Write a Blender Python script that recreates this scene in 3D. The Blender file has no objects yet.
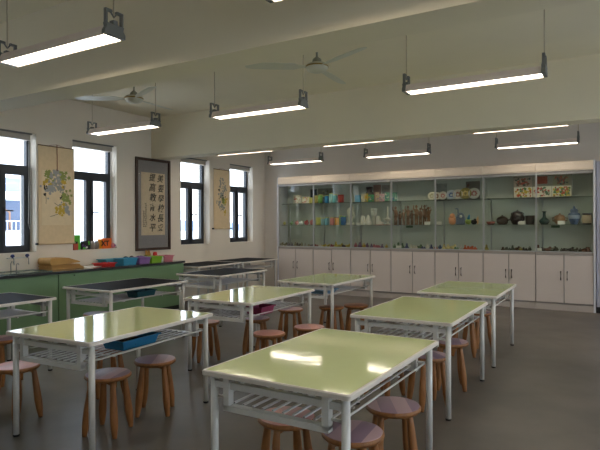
import bpy, bmesh, math, random
from mathutils import Vector, Matrix
random.seed(7)
sc = bpy.context.scene
COL = sc.collection

# ------------------------------------------------------------------ colour / material helpers
def lin(c):
    return tuple(((v/255.)/12.92 if v/255. <= .04045 else ((v/255.+.055)/1.055)**2.4) for v in c)
MATS = {}
def mat(name, rgb, rough=.5, metal=0., var=0., scale=6., bump=0., bscale=60., coat=0., spec=.5, stretch=None):
    if name in MATS: return MATS[name]
    m = bpy.data.materials.new(name); m.use_nodes = True
    nt = m.node_tree; b = nt.nodes['Principled BSDF']
    c = lin(rgb)
    b.inputs['Base Color'].default_value = (*c, 1)
    b.inputs['Roughness'].default_value = rough
    b.inputs['Metallic'].default_value = metal
    b.inputs['Specular IOR Level'].default_value = spec
    b.inputs['Coat Weight'].default_value = coat
    b.inputs['Coat Roughness'].default_value = .04
    tc = nt.nodes.new('ShaderNodeTexCoord')
    vec = tc.outputs['Object']
    if stretch:
        mp = nt.nodes.new('ShaderNodeMapping'); mp.inputs['Scale'].default_value = stretch
        nt.links.new(vec, mp.inputs['Vector']); vec = mp.outputs['Vector']
    if var:
        n = nt.nodes.new('ShaderNodeTexNoise'); n.inputs['Scale'].default_value = scale; n.inputs['Detail'].default_value = 5
        nt.links.new(vec, n.inputs['Vector'])
        r = nt.nodes.new('ShaderNodeValToRGB')
        r.color_ramp.elements[0].position = .3; r.color_ramp.elements[1].position = .7
        r.color_ramp.elements[0].color = (*[x*(1-var) for x in c], 1)
        r.color_ramp.elements[1].color = (*[min(1, x*(1+var)) for x in c], 1)
        nt.links.new(n.outputs['Fac'], r.inputs['Fac']); nt.links.new(r.outputs['Color'], b.inputs['Base Color'])
    if bump:
        n2 = nt.nodes.new('ShaderNodeTexNoise'); n2.inputs['Scale'].default_value = bscale; n2.inputs['Detail'].default_value = 3
        nt.links.new(vec, n2.inputs['Vector'])
        bp = nt.nodes.new('ShaderNodeBump'); bp.inputs['Strength'].default_value = bump; bp.inputs['Distance'].default_value = .01
        nt.links.new(n2.outputs['Fac'], bp.inputs['Height']); nt.links.new(bp.outputs['Normal'], b.inputs['Normal'])
    MATS[name] = m
    return m

def emit(name, rgb, s):
    m = bpy.data.materials.new(name); m.use_nodes = True; nt = m.node_tree
    nt.nodes.clear(); o = nt.nodes.new('ShaderNodeOutputMaterial'); e = nt.nodes.new('ShaderNodeEmission')
    e.inputs['Color'].default_value = (*lin(rgb), 1); e.inputs['Strength'].default_value = s
    nt.links.new(e.outputs[0], o.inputs[0]); return m

def glass(name, tint, gloss):
    m = bpy.data.materials.new(name); m.use_nodes = True; nt = m.node_tree
    nt.nodes.clear(); o = nt.nodes.new('ShaderNodeOutputMaterial')
    t = nt.nodes.new('ShaderNodeBsdfTransparent'); t.inputs[0].default_value = (*tint, 1)
    g = nt.nodes.new('ShaderNodeBsdfGlossy'); g.inputs['Roughness'].default_value = .02
    g.inputs[0].default_value = (gloss, gloss, gloss, 1)
    lw = nt.nodes.new('ShaderNodeLayerWeight'); lw.inputs[0].default_value = .5
    pw = nt.nodes.new('ShaderNodeMath'); pw.operation = 'POWER'; pw.inputs[1].default_value = 4.5
    nt.links.new(lw.outputs['Facing'], pw.inputs[0])
    f = nt.nodes.new('ShaderNodeMath'); f.operation = 'MULTIPLY_ADD'; f.inputs[1].default_value = .8; f.inputs[2].default_value = .035
    nt.links.new(pw.outputs[0], f.inputs[0])
    mx = nt.nodes.new('ShaderNodeMixShader')
    nt.links.new(f.outputs[0], mx.inputs[0]); nt.links.new(t.outputs[0], mx.inputs[1]); nt.links.new(g.outputs[0], mx.inputs[2])
    nt.links.new(mx.outputs[0], o.inputs[0]); return m

def plank_mat(name, a, b2, rough=.38):
    """glued boards of two tones with fine grain"""
    m = bpy.data.materials.new(name); m.use_nodes = True; nt = m.node_tree; p = nt.nodes['Principled BSDF']
    tc = nt.nodes.new('ShaderNodeTexCoord'); mp = nt.nodes.new('ShaderNodeMapping')
    mp.inputs['Scale'].default_value = (11, .0, .0); nt.links.new(tc.outputs['Object'], mp.inputs['Vector'])
    oi = nt.nodes.new('ShaderNodeObjectInfo')
    ml = nt.nodes.new('ShaderNodeMath'); ml.operation = 'MULTIPLY'; ml.inputs[1].default_value = 40
    nt.links.new(oi.outputs['Random'], ml.inputs[0])
    fl = nt.nodes.new('ShaderNodeVectorMath'); fl.operation = 'FLOOR'; nt.links.new(mp.outputs[0], fl.inputs[0])
    wn = nt.nodes.new('ShaderNodeTexWhiteNoise'); wn.noise_dimensions = '4D'
    fl2 = nt.nodes.new('ShaderNodeMath'); fl2.operation = 'FLOOR'; nt.links.new(ml.outputs[0], fl2.inputs[0])
    nt.links.new(fl.outputs[0], wn.inputs['Vector']); nt.links.new(fl2.outputs[0], wn.inputs['W'])
    r = nt.nodes.new('ShaderNodeValToRGB')
    r.color_ramp.elements[0].position = .35; r.color_ramp.elements[1].position = .85
    r.color_ramp.elements[0].color = (*lin(a), 1); r.color_ramp.elements[1].color = (*lin(b2), 1)
    nt.links.new(wn.outputs['Value'], r.inputs['Fac']); nt.links.new(r.outputs[0], p.inputs['Base Color'])
    p.inputs['Roughness'].default_value = rough
    return m

# ------------------------------------------------------------------ mesh builder
class MB:
    def __init__(s): s.bm = bmesh.new(); s.mi = 0
    def _mi(s, faces):
        for f in faces: f.material_index = s.mi
    def box(s, x0, x1, y0, y1, z0, z1, bev=0):
        r = bmesh.ops.create_cube(s.bm, size=1)
        vs = r['verts']
        for v in vs:
            v.co = Vector((x0+(v.co.x+.5)*(x1-x0), y0+(v.co.y+.5)*(y1-y0), z0+(v.co.z+.5)*(z1-z0)))
        fs = set(f for v in vs for f in v.link_faces)
        s._mi(fs)
        if bev:
            es = list(set(e for v in vs for e in v.link_edges))
            rr = bmesh.ops.bevel(s.bm, geom=es, offset=bev, segments=2, affect='EDGES', profile=.5)
            s._mi(rr['faces'])
        return s
    def tube(s, a, b, r0, r1=None, n=10, cap=True):
        if r1 is None: r1 = r0
        return s.path([a, b], [r0, r1], n, cap)
    def path(s, pts, rad, n=8, cap=True):
        pts = [Vector(p) for p in pts]
        if not isinstance(rad, (list, tuple)): rad = [rad]*len(pts)
        rings = []
        ref = None
        for i, p in enumerate(pts):
            if i == 0: d = pts[1]-pts[0]
            elif i == len(pts)-1: d = pts[-1]-pts[-2]
            else: d = (pts[i+1]-pts[i]).normalized()+(pts[i]-pts[i-1]).normalized()
            d.normalize()
            if ref is None or abs(ref.dot(d)) > .95:
                ref = Vector((0, 0, 1)) if abs(d.z) < .9 else Vector((1, 0, 0))
            u = d.cross(ref).normalized(); w = d.cross(u)
            rings.append([s.bm.verts.new(p+(u*math.cos(t)+w*math.sin(t))*rad[i]) for t in [2*math.pi*k/n for k in range(n)]])
        fs = []
        for i in range(len(rings)-1):
            for k in range(n):
                f = s.bm.faces.new((rings[i][k], rings[i][(k+1) % n], rings[i+1][(k+1) % n], rings[i+1][k])); f.smooth = True; fs.append(f)
        if cap:
            fs.append(s.bm.faces.new(list(reversed(rings[0])))); fs.append(s.bm.faces.new(rings[-1]))
        s._mi(fs); return s
    def lathe(s, prof, c=(0, 0, 0), n=24, sx=1, sy=1, smooth=True):
        rings = []
        for r, z in prof:
            if r < 1e-5: rings.append([s.bm.verts.new((c[0], c[1], c[2]+z))])
            else: rings.append([s.bm.verts.new((c[0]+r*sx*math.cos(2*math.pi*k/n), c[1]+r*sy*math.sin(2*math.pi*k/n), c[2]+z)) for k in range(n)])
        fs = []
        for a, b in zip(rings, rings[1:]):
            for k in range(n):
                k2 = (k+1) % n
                if len(a) == 1 and len(b) == 1: break
                if len(a) == 1: f = s.bm.faces.new((a[0], b[k2], b[k]))
                elif len(b) == 1: f = s.bm.faces.new((a[k], a[k2], b[0]))
                else: f = s.bm.faces.new((a[k], a[k2], b[k2], b[k]))
                f.smooth = smooth; fs.append(f)
        s._mi(fs); return s
    def ball(s, c, rx, ry=None, rz=None, n=12):
        ry = ry or rx; rz = rz or rx
        m = max(4, n//2)
        prof = [(math.sin(math.pi*i/m), -math.cos(math.pi*i/m)) for i in range(m+1)]
        rings = []
        for r, z in prof:
            if r < 1e-5: rings.append([s.bm.verts.new((c[0], c[1], c[2]+z*rz))])
            else: rings.append([s.bm.verts.new((c[0]+r*rx*math.cos(2*math.pi*k/n), c[1]+r*ry*math.sin(2*math.pi*k/n), c[2]+z*rz)) for k in range(n)])
        fs = []
        for a, b in zip(rings, rings[1:]):
            for k in range(n):
                k2 = (k+1) % n
                if len(a) == 1: f = s.bm.faces.new((a[0], b[k2], b[k]))
                elif len(b) == 1: f = s.bm.faces.new((a[k], a[k2], b[0]))
                else: f = s.bm.faces.new((a[k], a[k2], b[k2], b[k]))
                f.smooth = True; fs.append(f)
        s._mi(fs); return s
    def prism(s, pts, y0, y1, axis='y'):
        """outline in the two other axes, extruded along axis"""
        def mk(p, t):
            return {'x': (t, p[0], p[1]), 'y': (p[0], t, p[1]), 'z': (p[0], p[1], t)}[axis]
        a = [s.bm.verts.new(mk(p, y0)) for p in pts]; b = [s.bm.verts.new(mk(p, y1)) for p in pts]
        fs = [s.bm.faces.new(a), s.bm.faces.new(list(reversed(b)))]
        for i in range(len(pts)):
            j = (i+1) % len(pts); fs.append(s.bm.faces.new((a[j], a[i], b[i], b[j])))
        s._mi(fs); return s
    def poly(s, pts):
        f = s.bm.faces.new([s.bm.verts.new(p) for p in pts]); s._mi([f]); return s
    def build(s, name, m, parent=None, loc=None):
        bmesh.ops.recalc_face_normals(s.bm, faces=s.bm.faces)
        me = bpy.data.meshes.new(name); s.bm.to_mesh(me); s.bm.free()
        for mm in (m if isinstance(m, (list, tuple)) else [m]): me.materials.append(mm)
        o = bpy.data.objects.new(name, me); COL.objects.link(o)
        if parent: o.parent = parent
        if loc: o.location = loc
        return o

def thing(name, label, cat, loc=(0, 0, 0), rz=0, group=None):
    o = bpy.data.objects.new(name, None); COL.objects.link(o); o.empty_display_size = .1
    o.location = loc; o.rotation_euler = (0, 0, rz)
    o['label'] = label; o['category'] = cat
    if group: o['group'] = group
    return o
def tag(o, label, cat, group=None, kind=None, loc=None, rz=None):
    o['label'] = label; o['category'] = cat
    if group: o['group'] = group
    if kind: o['kind'] = kind
    if loc is not None: o.location = loc
    if rz is not None: o.rotation_euler.z = rz
    return o
def struct(o, label=None):
    o['kind'] = 'structure'
    if label: o['label'] = label
    return o
KIDS = {}
def dup(root, loc, rz=0, label=None, group=None):
    def cp(o, par):
        c = o.copy(); COL.objects.link(c)
        if par is not None: c.parent = par
        for ch in list(o.children): cp(ch, c)
        return c
    kids = list(root.children)
    r = root.copy(); COL.objects.link(r)
    for ch in kids: cp(ch, r)
    r.location = loc; r.rotation_euler = (0, 0, rz)
    if label: r['label'] = label
    if group: r['group'] = group
    return r
# ------------------------------------------------------------------ camera (a phone held at 1.52 m)
cam_d = bpy.data.cameras.new('camera'); cam = bpy.data.objects.new('camera', cam_d); COL.objects.link(cam)
YAW, PITCH, ROLL, FPX, CZ = -0.53342, -0.00098, -0.00322, 540.12, 1.5226
cy, sy = math.cos(YAW), math.sin(YAW)
Fv = Vector((sy*math.cos(PITCH), cy*math.cos(PITCH), math.sin(PITCH))); Rv = Vector((cy, -sy, 0)); Uv = Rv.cross(Fv)
R2 = Rv*math.cos(ROLL)+Uv*math.sin(ROLL); U2 = -Rv*math.sin(ROLL)+Uv*math.cos(ROLL)
cam.matrix_world = Matrix(((R2.x, U2.x, -Fv.x, 0), (R2.y, U2.y, -Fv.y, 0), (R2.z, U2.z, -Fv.z, CZ), (0, 0, 0, 1)))
cam_d.sensor_width = 36; cam_d.lens = FPX/600*36; cam_d.clip_end = 2000
sc.camera = cam
def shelf_x(px, Y):
    """x of something standing in the plane y=Y, measured on the photograph"""
    d = Fv+R2*((px-300)/FPX); return d.x*Y/d.y
sc.view_settings.view_transform = 'Standard'; sc.view_settings.look = 'None'
sc.view_settings.exposure = 1.36; sc.view_settings.gamma = 1; sc.view_settings.use_curve_mapping = False

# ------------------------------------------------------------------ materials
WALL = mat('wall_paint', (230, 219, 202), .75, var=.03, scale=1.5, bump=.05, bscale=90)
CEIL = mat('ceiling_paint', (232, 222, 196), .8, var=.03, scale=1.2)
BACKW = mat('back_wall_paint', (222, 214, 204), .8, var=.03, scale=1.2)
METAL = mat('white_frame_paint', (214, 212, 206), .35, coat=.2)
WFRAME = mat('window_frame_dark', (42, 46, 52), .4)
BLACK = mat('black_plastic', (22, 22, 24), .45)
DGREY = mat('dark_grey_metal', (112, 112, 108), .45)
LGREY = mat('lamp_housing_grey', (238, 222, 212), .4)
ALU = mat('aluminium', (185, 186, 188), .3, metal=.6)
DOOR = mat('cabinet_door_grey', (205, 193, 184), .45, var=.015, scale=3)
CARC = mat('cabinet_carcass_grey', (150, 145, 140), .5)
CORN = mat('cornice_cream', (228, 212, 192), .45)
INNER = mat('cabinet_lining', (190, 194, 182), .6)
HANDLE = mat('handle_steel', (70, 67, 64), .35, metal=.5)
SGREEN = mat('counter_green', (114, 146, 108), .5, var=.03, scale=2)
CTOP = mat('counter_top_black', (52, 54, 56), .12, coat=.5)
STEEL = mat('sink_steel', (120, 135, 130), .2, metal=.8)
WOOD = mat('stool_wood', (150, 100, 56), .42, var=.22, scale=8, stretch=(6, 6, 1))
SEAT_P = plank_mat('seat_mauve_boards', (150, 122, 138), (205, 170, 172))
SEAT_K = plank_mat('seat_pink_boards', (222, 160, 148), (200, 150, 150))
SEAT_B = plank_mat('seat_brown_boards', (150, 92, 58), (128, 76, 50))
FANM = mat('fan_cream', (205, 203, 184), .35)
GOLD = mat('fan_gold_band', (150, 122, 50), .3, metal=.8)
PAPERB = mat('scroll_silk', (224, 200, 160), .7, var=.04, scale=20)
PAPER = mat('xuan_paper', (228, 208, 172), .7, var=.04, scale=12)
INK = mat('ink', (26, 24, 24), .6)
GLASS_W = glass('window_glass', (.95, .97, .98), .9)
GLASS_C = glass('cabinet_glass', (.93, .95, .93), .75)
GLASS_S = glass('shelf_glass', (.80, .87, .83), .8)

def tabletop_mat(name, rgb, var):
    m = bpy.data.materials.new(name); m.use_nodes = True; nt = m.node_tree; p = nt.nodes['Principled BSDF']
    c = lin(rgb)
    tc = nt.nodes.new('ShaderNodeTexCoord')
    n = nt.nodes.new('ShaderNodeTexNoise'); n.inputs['Scale'].default_value = 3
    nt.links.new(tc.outputs['Object'], n.inputs['Vector'])
    r = nt.nodes.new('ShaderNodeValToRGB')
    r.color_ramp.elements[0].color = (*[x*(1-var) for x in c], 1); r.color_ramp.elements[1].color = (*[x*(1+var) for x in c], 1)
    nt.links.new(n.outputs['Fac'], r.inputs[0]); nt.links.new(r.outputs[0], p.inputs['Base Color'])
    p.inputs['Roughness'].default_value = .06; p.inputs['Specular IOR Level'].default_value = .6
    p.inputs['Coat Weight'].default_value = .5; p.inputs['Coat Roughness'].default_value = .05
    n2 = nt.nodes.new('ShaderNodeTexNoise'); n2.inputs['Scale'].default_value = 14; n2.inputs['Detail'].default_value = 2
    nt.links.new(tc.outputs['Object'], n2.inputs['Vector'])
    b = nt.nodes.new('ShaderNodeBump'); b.inputs['Strength'].default_value = .18; b.inputs['Distance'].default_value = .002
    nt.links.new(n2.outputs['Fac'], b.inputs['Height'])
    nt.links.new(b.outputs[0], p.inputs['Normal']); nt.links.new(b.outputs[0], p.inputs['Coat Normal'])
    return m
TOPG = tabletop_mat('laminate_green', (226, 236, 170), .025)
TOPK = tabletop_mat('laminate_black', (17, 16, 16), .1)
p_ = TOPK.node_tree.nodes['Principled BSDF']; p_.inputs['Roughness'].default_value = .6; p_.inputs['Specular IOR Level'].default_value = .03; p_.inputs['Coat Weight'].default_value = 0
EDGE = mat('edge_band', (222, 214, 202), .4)

def floor_mat():
    m = bpy.data.materials.new('polished_concrete'); m.use_nodes = True; nt = m.node_tree; p = nt.nodes['Principled BSDF']
    tc = nt.nodes.new('ShaderNodeTexCoord')
    n = nt.nodes.new('ShaderNodeTexNoise'); n.inputs['Scale'].default_value = .9; n.inputs['Detail'].default_value = 8; n.inputs['Roughness'].default_value = .6
    nt.links.new(tc.outputs['Object'], n.inputs['Vector'])
    r = nt.nodes.new('ShaderNodeValToRGB'); r.color_ramp.elements[0].position = .3; r.color_ramp.elements[1].position = .72
    r.color_ramp.elements[0].color = (*lin((80, 75, 70)), 1); r.color_ramp.elements[1].color = (*lin((108, 100, 91)), 1)
    nt.links.new(n.outputs['Fac'], r.inputs[0])
    # hairline cracks
    v = nt.nodes.new('ShaderNodeTexVoronoi'); v.feature = 'DISTANCE_TO_EDGE'; v.inputs['Scale'].default_value = .55
    n3 = nt.nodes.new('ShaderNodeTexNoise'); n3.inputs['Scale'].default_value = 3
    ad = nt.nodes.new('ShaderNodeMixRGB'); ad.blend_type = 'ADD'; ad.inputs[0].default_value = .5
    nt.links.new(tc.outputs['Object'], n3.inputs['Vector']); nt.links.new(tc.outputs['Object'], ad.inputs[1]); nt.links.new(n3.outputs['Color'], ad.inputs[2])
    nt.links.new(ad.outputs[0], v.inputs['Vector'])
    r3 = nt.nodes.new('ShaderNodeValToRGB'); r3.color_ramp.elements[0].position = 0; r3.color_ramp.elements[1].position = .004
    r3.color_ramp.elements[0].color = (1, 1, 1, 1); r3.color_ramp.elements[1].color = (1, 1, 1, 1)
    nt.links.new(v.outputs['Distance'], r3.inputs[0])
    mu = nt.nodes.new('ShaderNodeMixRGB'); mu.blend_type = 'MULTIPLY'; mu.inputs[0].default_value = 1
    nt.links.new(r.outputs[0], mu.inputs[1]); nt.links.new(r3.outputs[0], mu.inputs[2])
    nt.links.new(mu.outputs[0], p.inputs['Base Color'])
    n2 = nt.nodes.new('ShaderNodeTexNoise'); n2.inputs['Scale'].default_value = 2.5; n2.inputs['Detail'].default_value = 6
    nt.links.new(tc.outputs['Object'], n2.inputs['Vector'])
    r2 = nt.nodes.new('ShaderNodeValToRGB'); r2.color_ramp.elements[0].color = (.30, .30, .30, 1); r2.color_ramp.elements[1].color = (.44, .44, .44, 1)
    nt.links.new(n2.outputs['Fac'], r2.inputs[0]); nt.links.new(r2.outputs[0], p.inputs['Roughness'])
    return m
FLOOR = floor_mat()

# ------------------------------------------------------------------ room shell
XL, XR, YB, YF, ZC = -7.44, 3.2, 10.9, -2.6, 3.5
WT = .40
struct(MB().box(XL-WT, XR+.2, YF-.2, YB+.2, -.15, 0).build('floor', FLOOR), 'grey brown polished concrete floor')
struct(MB().box(XL-WT, XR+.2, YF-.2, YB+.2, ZC, ZC+.15).build('ceiling', CEIL), 'off white painted ceiling')
struct(MB().box(XL-WT, XR+.2, YB, YB+.2, 0, ZC).build('wall_back', BACKW), 'back wall behind the glass cabinets')
w = MB(); y = YF; RW = [(-1.9, -.5), (.2, 1.6), (2.3, 3.0), (3.6, 5.0), (5.5, 6.9), (7.8, 9.2)]  # unseen openings, added so daylight lifts the ceiling
for a, b in RW:
    w.box(XR, XR+.2, y, a, 0, ZC); w.box(XR, XR+.2, a, b, 0, 1.0); w.box(XR, XR+.2, a, b, 2.7, ZC); y = b
w.box(XR, XR+.2, y, YB, 0, ZC)
bmesh.ops.remove_doubles(w.bm, verts=w.bm.verts, dist=.0001)
struct(w.build('wall_right', WALL), 'right wall outside the frame with windows added for daylight')
struct(MB().box(XL-WT, XR+.2, YF-.2, YF, 0, ZC).build('wall_front', WALL), 'wall behind the camera')
WZ0, WZ1 = 1.125, 2.88
WINS = [(.10, .97), (1.60, 2.47), (4.01, 4.91), (5.53, 6.40), (7.98, 8.845), (9.54, 10.41)]  # first two are out of view, added to let in more daylight
w = MB(); y = YF
for a, b in WINS:
    w.box(XL-WT, XL, y, a, 0, ZC); w.box(XL-WT, XL, a, b, 0, WZ0); w.box(XL-WT, XL, a, b, WZ1, ZC); y = b
w.box(XL-WT, XL, y, YB, 0, ZC)
bmesh.ops.remove_doubles(w.bm, verts=w.bm.verts, dist=.0001)
struct(w.build('wall_left', WALL), 'left wall with four deep window openings and two added for daylight')
# the two beams
struct(MB().box(XL, XR, 3.065, 3.38, 2.75, ZC).build('trim_1', CEIL), 'painted ceiling beam crossing above the nearest tables')
struct(MB().box(XL, XR, 7.20, 7.50, 2.75, ZC).build('trim_2', CEIL), 'painted ceiling beam in front of the cabinet bay')
# pale pier right of the cabinets
PIER = mat('pier_paint', (176, 176, 190), .6)
struct(MB().box(-.33, .35, 10.50, YB, 0.0, 2.58).build('trim_3', PIER), 'pale grey pier at the right end of the cabinets')
struct(MB().box(-.335, .355, 10.485, 10.50, 0, .10).build('baseboard_back', BLACK), 'dark skirting at foot of the pale pier')

for i, (a, b) in enumerate(WINS):
    t = bpy.data.objects.new('window_%d' % (i+1), None); COL.objects.link(t); t.location = (XL-.18, (a+b)/2, WZ0)
    t['kind'] = 'structure'; t['label'] = 'dark framed casement window %s' % ['added for daylight far behind the left picture edge', 'added for daylight just outside the left picture edge', 'nearest the camera', 'left of the calligraphy', 'right of the calligraphy', 'beside the back corner'][i]
    hw = (b-a)/2; H = WZ1-WZ0; zt = 1.235
    f = MB(); d0, d1 = -.05, .02
    f.box(d0, d1, -hw, -hw+.05, 0, H); f.box(d0, d1, hw-.05, hw, 0, H)
    f.box(d0, d1, -hw+.05, hw-.05, 0, .05); f.box(d0, d1, -hw+.05, hw-.05, H-.05, H)
    f.box(d0, d1, -hw+.05, hw-.05, zt-.045, zt+.045); f.box(d0, d1, -.02, .02, .05, zt-.045)
    f.build('window_frame', WFRAME, t)
    for s in (-1, 1):
        y0, y1 = (.02, hw-.05) if s > 0 else (-hw+.05, -.02)
        sm = MB(); e0, e1 = -.035, .035; z0, z1 = .05, zt-.045; ww = .052
        sm.box(e0, e1, y0, y0+ww, z0, z1); sm.box(e0, e1, y1-ww, y1, z0, z1); sm.box(e0, e1, y0+ww, y1-ww, z0, z0+ww); sm.box(e0, e1, y0+ww, y1-ww, z1-ww, z1)
        so = sm.build('window_sash', WFRAME, t)
        MB().box(-.004, .004, y0+ww, y1-ww, z0+ww, z1-ww).build('pane', GLASS_W, so)
        if s > 0:
            hb = MB(); hb.box(.035, .05, y0+.012, y0+.038, .56, .66, .003); hb.box(.05, .066, y0+.016, y0+.15, .60, .62, .004)
            hb.build('handle', BLACK, so)
    MB().box(-.004, .004, -hw+.05, hw-.05, zt+.045, H-.05).build('pane', GLASS_W, t)
    # roller blind cassette in the head of the opening
    bl = MB(); bl.box(.045, .14, -hw+.01, hw-.06, H-.105, H-.022, .008); bc = bl.build('blind_cassette', mat('blind_cassette', (190, 180, 166), .5), t)
    MB().box(.03, .165, -hw+.005, hw-.05, H-.022, H-.002).build('mounting_rail', DGREY, t)
    ch = MB(); yy = hw-.045
    ch.path([(.10, yy, H-.06), (.102, yy-.004, H*.6), (.105, yy, .42), (.105, yy-.012, .34), (.105, yy-.03, .42), (.10, yy-.022, H*.6), (.10, yy-.02, H-.06)], .003, 6)
    ch.build('blind_chain', METAL, t)

for i, (a, b) in enumerate(RW):
    t = bpy.data.objects.new('window_%d' % (len(WINS)+1+i), None); COL.objects.link(t); t.location = (XR+.1, (a+b)/2, 1.0)
    t['kind'] = 'structure'; t['label'] = 'dark framed side window added outside the picture for daylight'
    hw = (b-a)/2; f = MB()
    f.box(-.03, .03, -hw, -hw+.05, 0, 1.7); f.box(-.03, .03, hw-.05, hw, 0, 1.7); f.box(-.03, .03, -hw+.05, hw-.05, 0, .05); f.box(-.03, .03, -hw+.05, hw-.05, 1.65, 1.7); f.box(-.03, .03, -.025, .025, .05, 1.65)
    f.build('window_frame', WFRAME, t)
    MB().box(-.004, .004, -hw+.05, hw-.05, .05, 1.65).build('pane', GLASS_W, t)

# ------------------------------------------------------------------ ceiling lamps
LED = emit('led_diffuser', (255, 242, 222), 5.2)
def make_lamp(label):
    t = thing('pendant_strip_light', label, 'ceiling light', (0, 0, 2.85), 0, 'suspended strip lights')
    L = .64
    MB().prism([(-.082, 0.002), (.082, 0.002), (.082, .012), (.058, .062), (-.058, .062), (-.082, .012)], -L+.02, L-.02, 'x').build('housing', LGREY, t)
    MB().box(-L+.022, L-.022, -.076, .076, -.002, .002).build('diffuser', LED, t)
    lp = MB()
    for s_ in (-1, 1): lp.box(-L+.02, L-.02, s_*.079-.003, s_*.079+.003, -.012, .002)  # lips added below the diffuser to cut its grazing light
    lp.build('cutoff_lip', LGREY, t)
    for s in (-1, 1):
        e = MB(); x0, x1 = (L-.022, L+.012) if s > 0 else (-L-.012, -L+.022)
        e.prism([(-.09, -.008), (.09, -.008), (.088, .02), (.072, .045), (.078, .072), (-.078, .072), (-.072, .045), (-.088, .02)], x0, x1, 'x')
        cap = e.build('end_cap', DGREY, t)
        b = MB(); xm = (x0+x1)/2
        for yy in (-.068, .068): b.box(xm-.012, xm+.012, yy-.008, yy+.008, .072, .17)
        b.box(xm-.012, xm+.012, -.076, -.02, .155, .171); b.box(xm-.012, xm+.012, .02, .076, .155, .171)
        b.path([(xm, -.03, .163), (xm, 0, .125), (xm, .03, .163)], .007, 6); b.box(xm-.02, xm+.02, -.02, .02, .072, .1)
        b.build('bracket', DGREY, t)
        r = MB(); r.tube((xm, 0, .12), (xm, 0, ZC-2.846), .0055, n=8); r.build('suspension_rod', mat('rod', (190, 176, 150), .5), t)
    return t
LC = [-5.945, -3.67, -1.20, 1.25]  # last column is out of view, added for the light it gives
rows = [(2.59, (1, 2, 3)), (5.22, (0, 1, 2, 3)), (7.985, (0, 1, 2, 3)), (9.86, (0, 1, 2, 3))]
rowtxt = ['before the first beam', 'between the beams', 'just behind the second beam', 'right before the glass cabinets']
coltxt = ['nearest the windows', 'second from the windows', 'third from the windows', 'farthest from the windows, added out of view']
proto = None
for ri, (ry, cols) in enumerate(rows):
    for ci in cols:
        LC[2] = -1.13 if ri == 0 else -1.20
        lb = 'white strip light %s, %s' % (rowtxt[ri], coltxt[ci])
        if proto is None: proto = make_lamp(lb); proto.location = (LC[ci], ry, 2.846)
        else: dup(proto, (LC[ci], ry, 2.846), 0, lb)

# ------------------------------------------------------------------ ceiling fans
def make_fan(label, loc):
    t = thing('ceiling_fan', label, 'ceiling fan', loc, math.radians(-25), 'three bladed ceiling fans')
    MB().lathe([(0, .0), (.05, .005), (.055, .03), (.045, .07), (.02, .09), (.012, .10), (.012, ZC-loc[2]-.04), (.05, ZC-loc[2]-.03), (.05, ZC-loc[2]), (0, ZC-loc[2])], (0, 0, .03)).build('canopy', mat('fan_grey', (150, 150, 135), .4), t).location.z = -.03
    MB().lathe([(0, -.075), (.04, -.072), (.10, -.05), (.118, -.02), (.118, .0), (.10, .02), (.05, .032), (0, .034)], (0, 0, 0)).build('motor', FANM, t)
    MB().lathe([(.119, -.016), (.123, -.014), (.123, -.004), (.119, -.002)], (0, 0, 0)).build('trim_band', GOLD, t)
    for k in range(3):
        a = 2*math.pi*k/3; ca, sa = math.cos(a), math.sin(a)
        b = MB(); th = .006
        st = [(.11, .022), (.18, .03), (.24, .06), (.45, .068), (.68, .062), (.745, .045), (.76, .01)]
        up = []; 
        for r_, w_ in st:
            tl = .22*w_
            row = []
            for (v, zz) in ((-w_, -tl), (w_, tl)):
                for dz in (-th/2, th/2): row.append(b.bm.verts.new((r_*ca-v*sa, r_*sa+v*ca, zz+dz-.01)))
            up.append(row)
        for p, q in zip(up, up[1:]):
            b.bm.faces.new((p[0], p[2], q[2], q[0])); b.bm.faces.new((p[1], q[1], q[3], p[3]))
            b.bm.faces.new((p[0], q[0], q[1], p[1])); b.bm.faces.new((p[2], p[3], q[3], q[2]))
        b.bm.faces.new(up[0][:2]+[up[0][3], up[0][2]]); b.bm.faces.new(up[-1][:2]+[up[-1][3], up[-1][2]])
        b.build('blade', FANM, t)
    return t
fan = make_fan('cream three bladed ceiling fan in the middle of the picture top', (-2.75, 5.02, 3.2))
dup(fan, (-5.51, 5.03, 3.2), math.radians(-25), 'cream three bladed ceiling fan near the window wall')
dup(fan, (-5.40, 9.15, 3.14), math.radians(10), 'cream ceiling fan peeping under the second beam, window side')
dup(fan, (-2.78, 9.15, 3.14), math.radians(50), 'cream ceiling fan peeping under the second beam, nearer the right')

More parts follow.
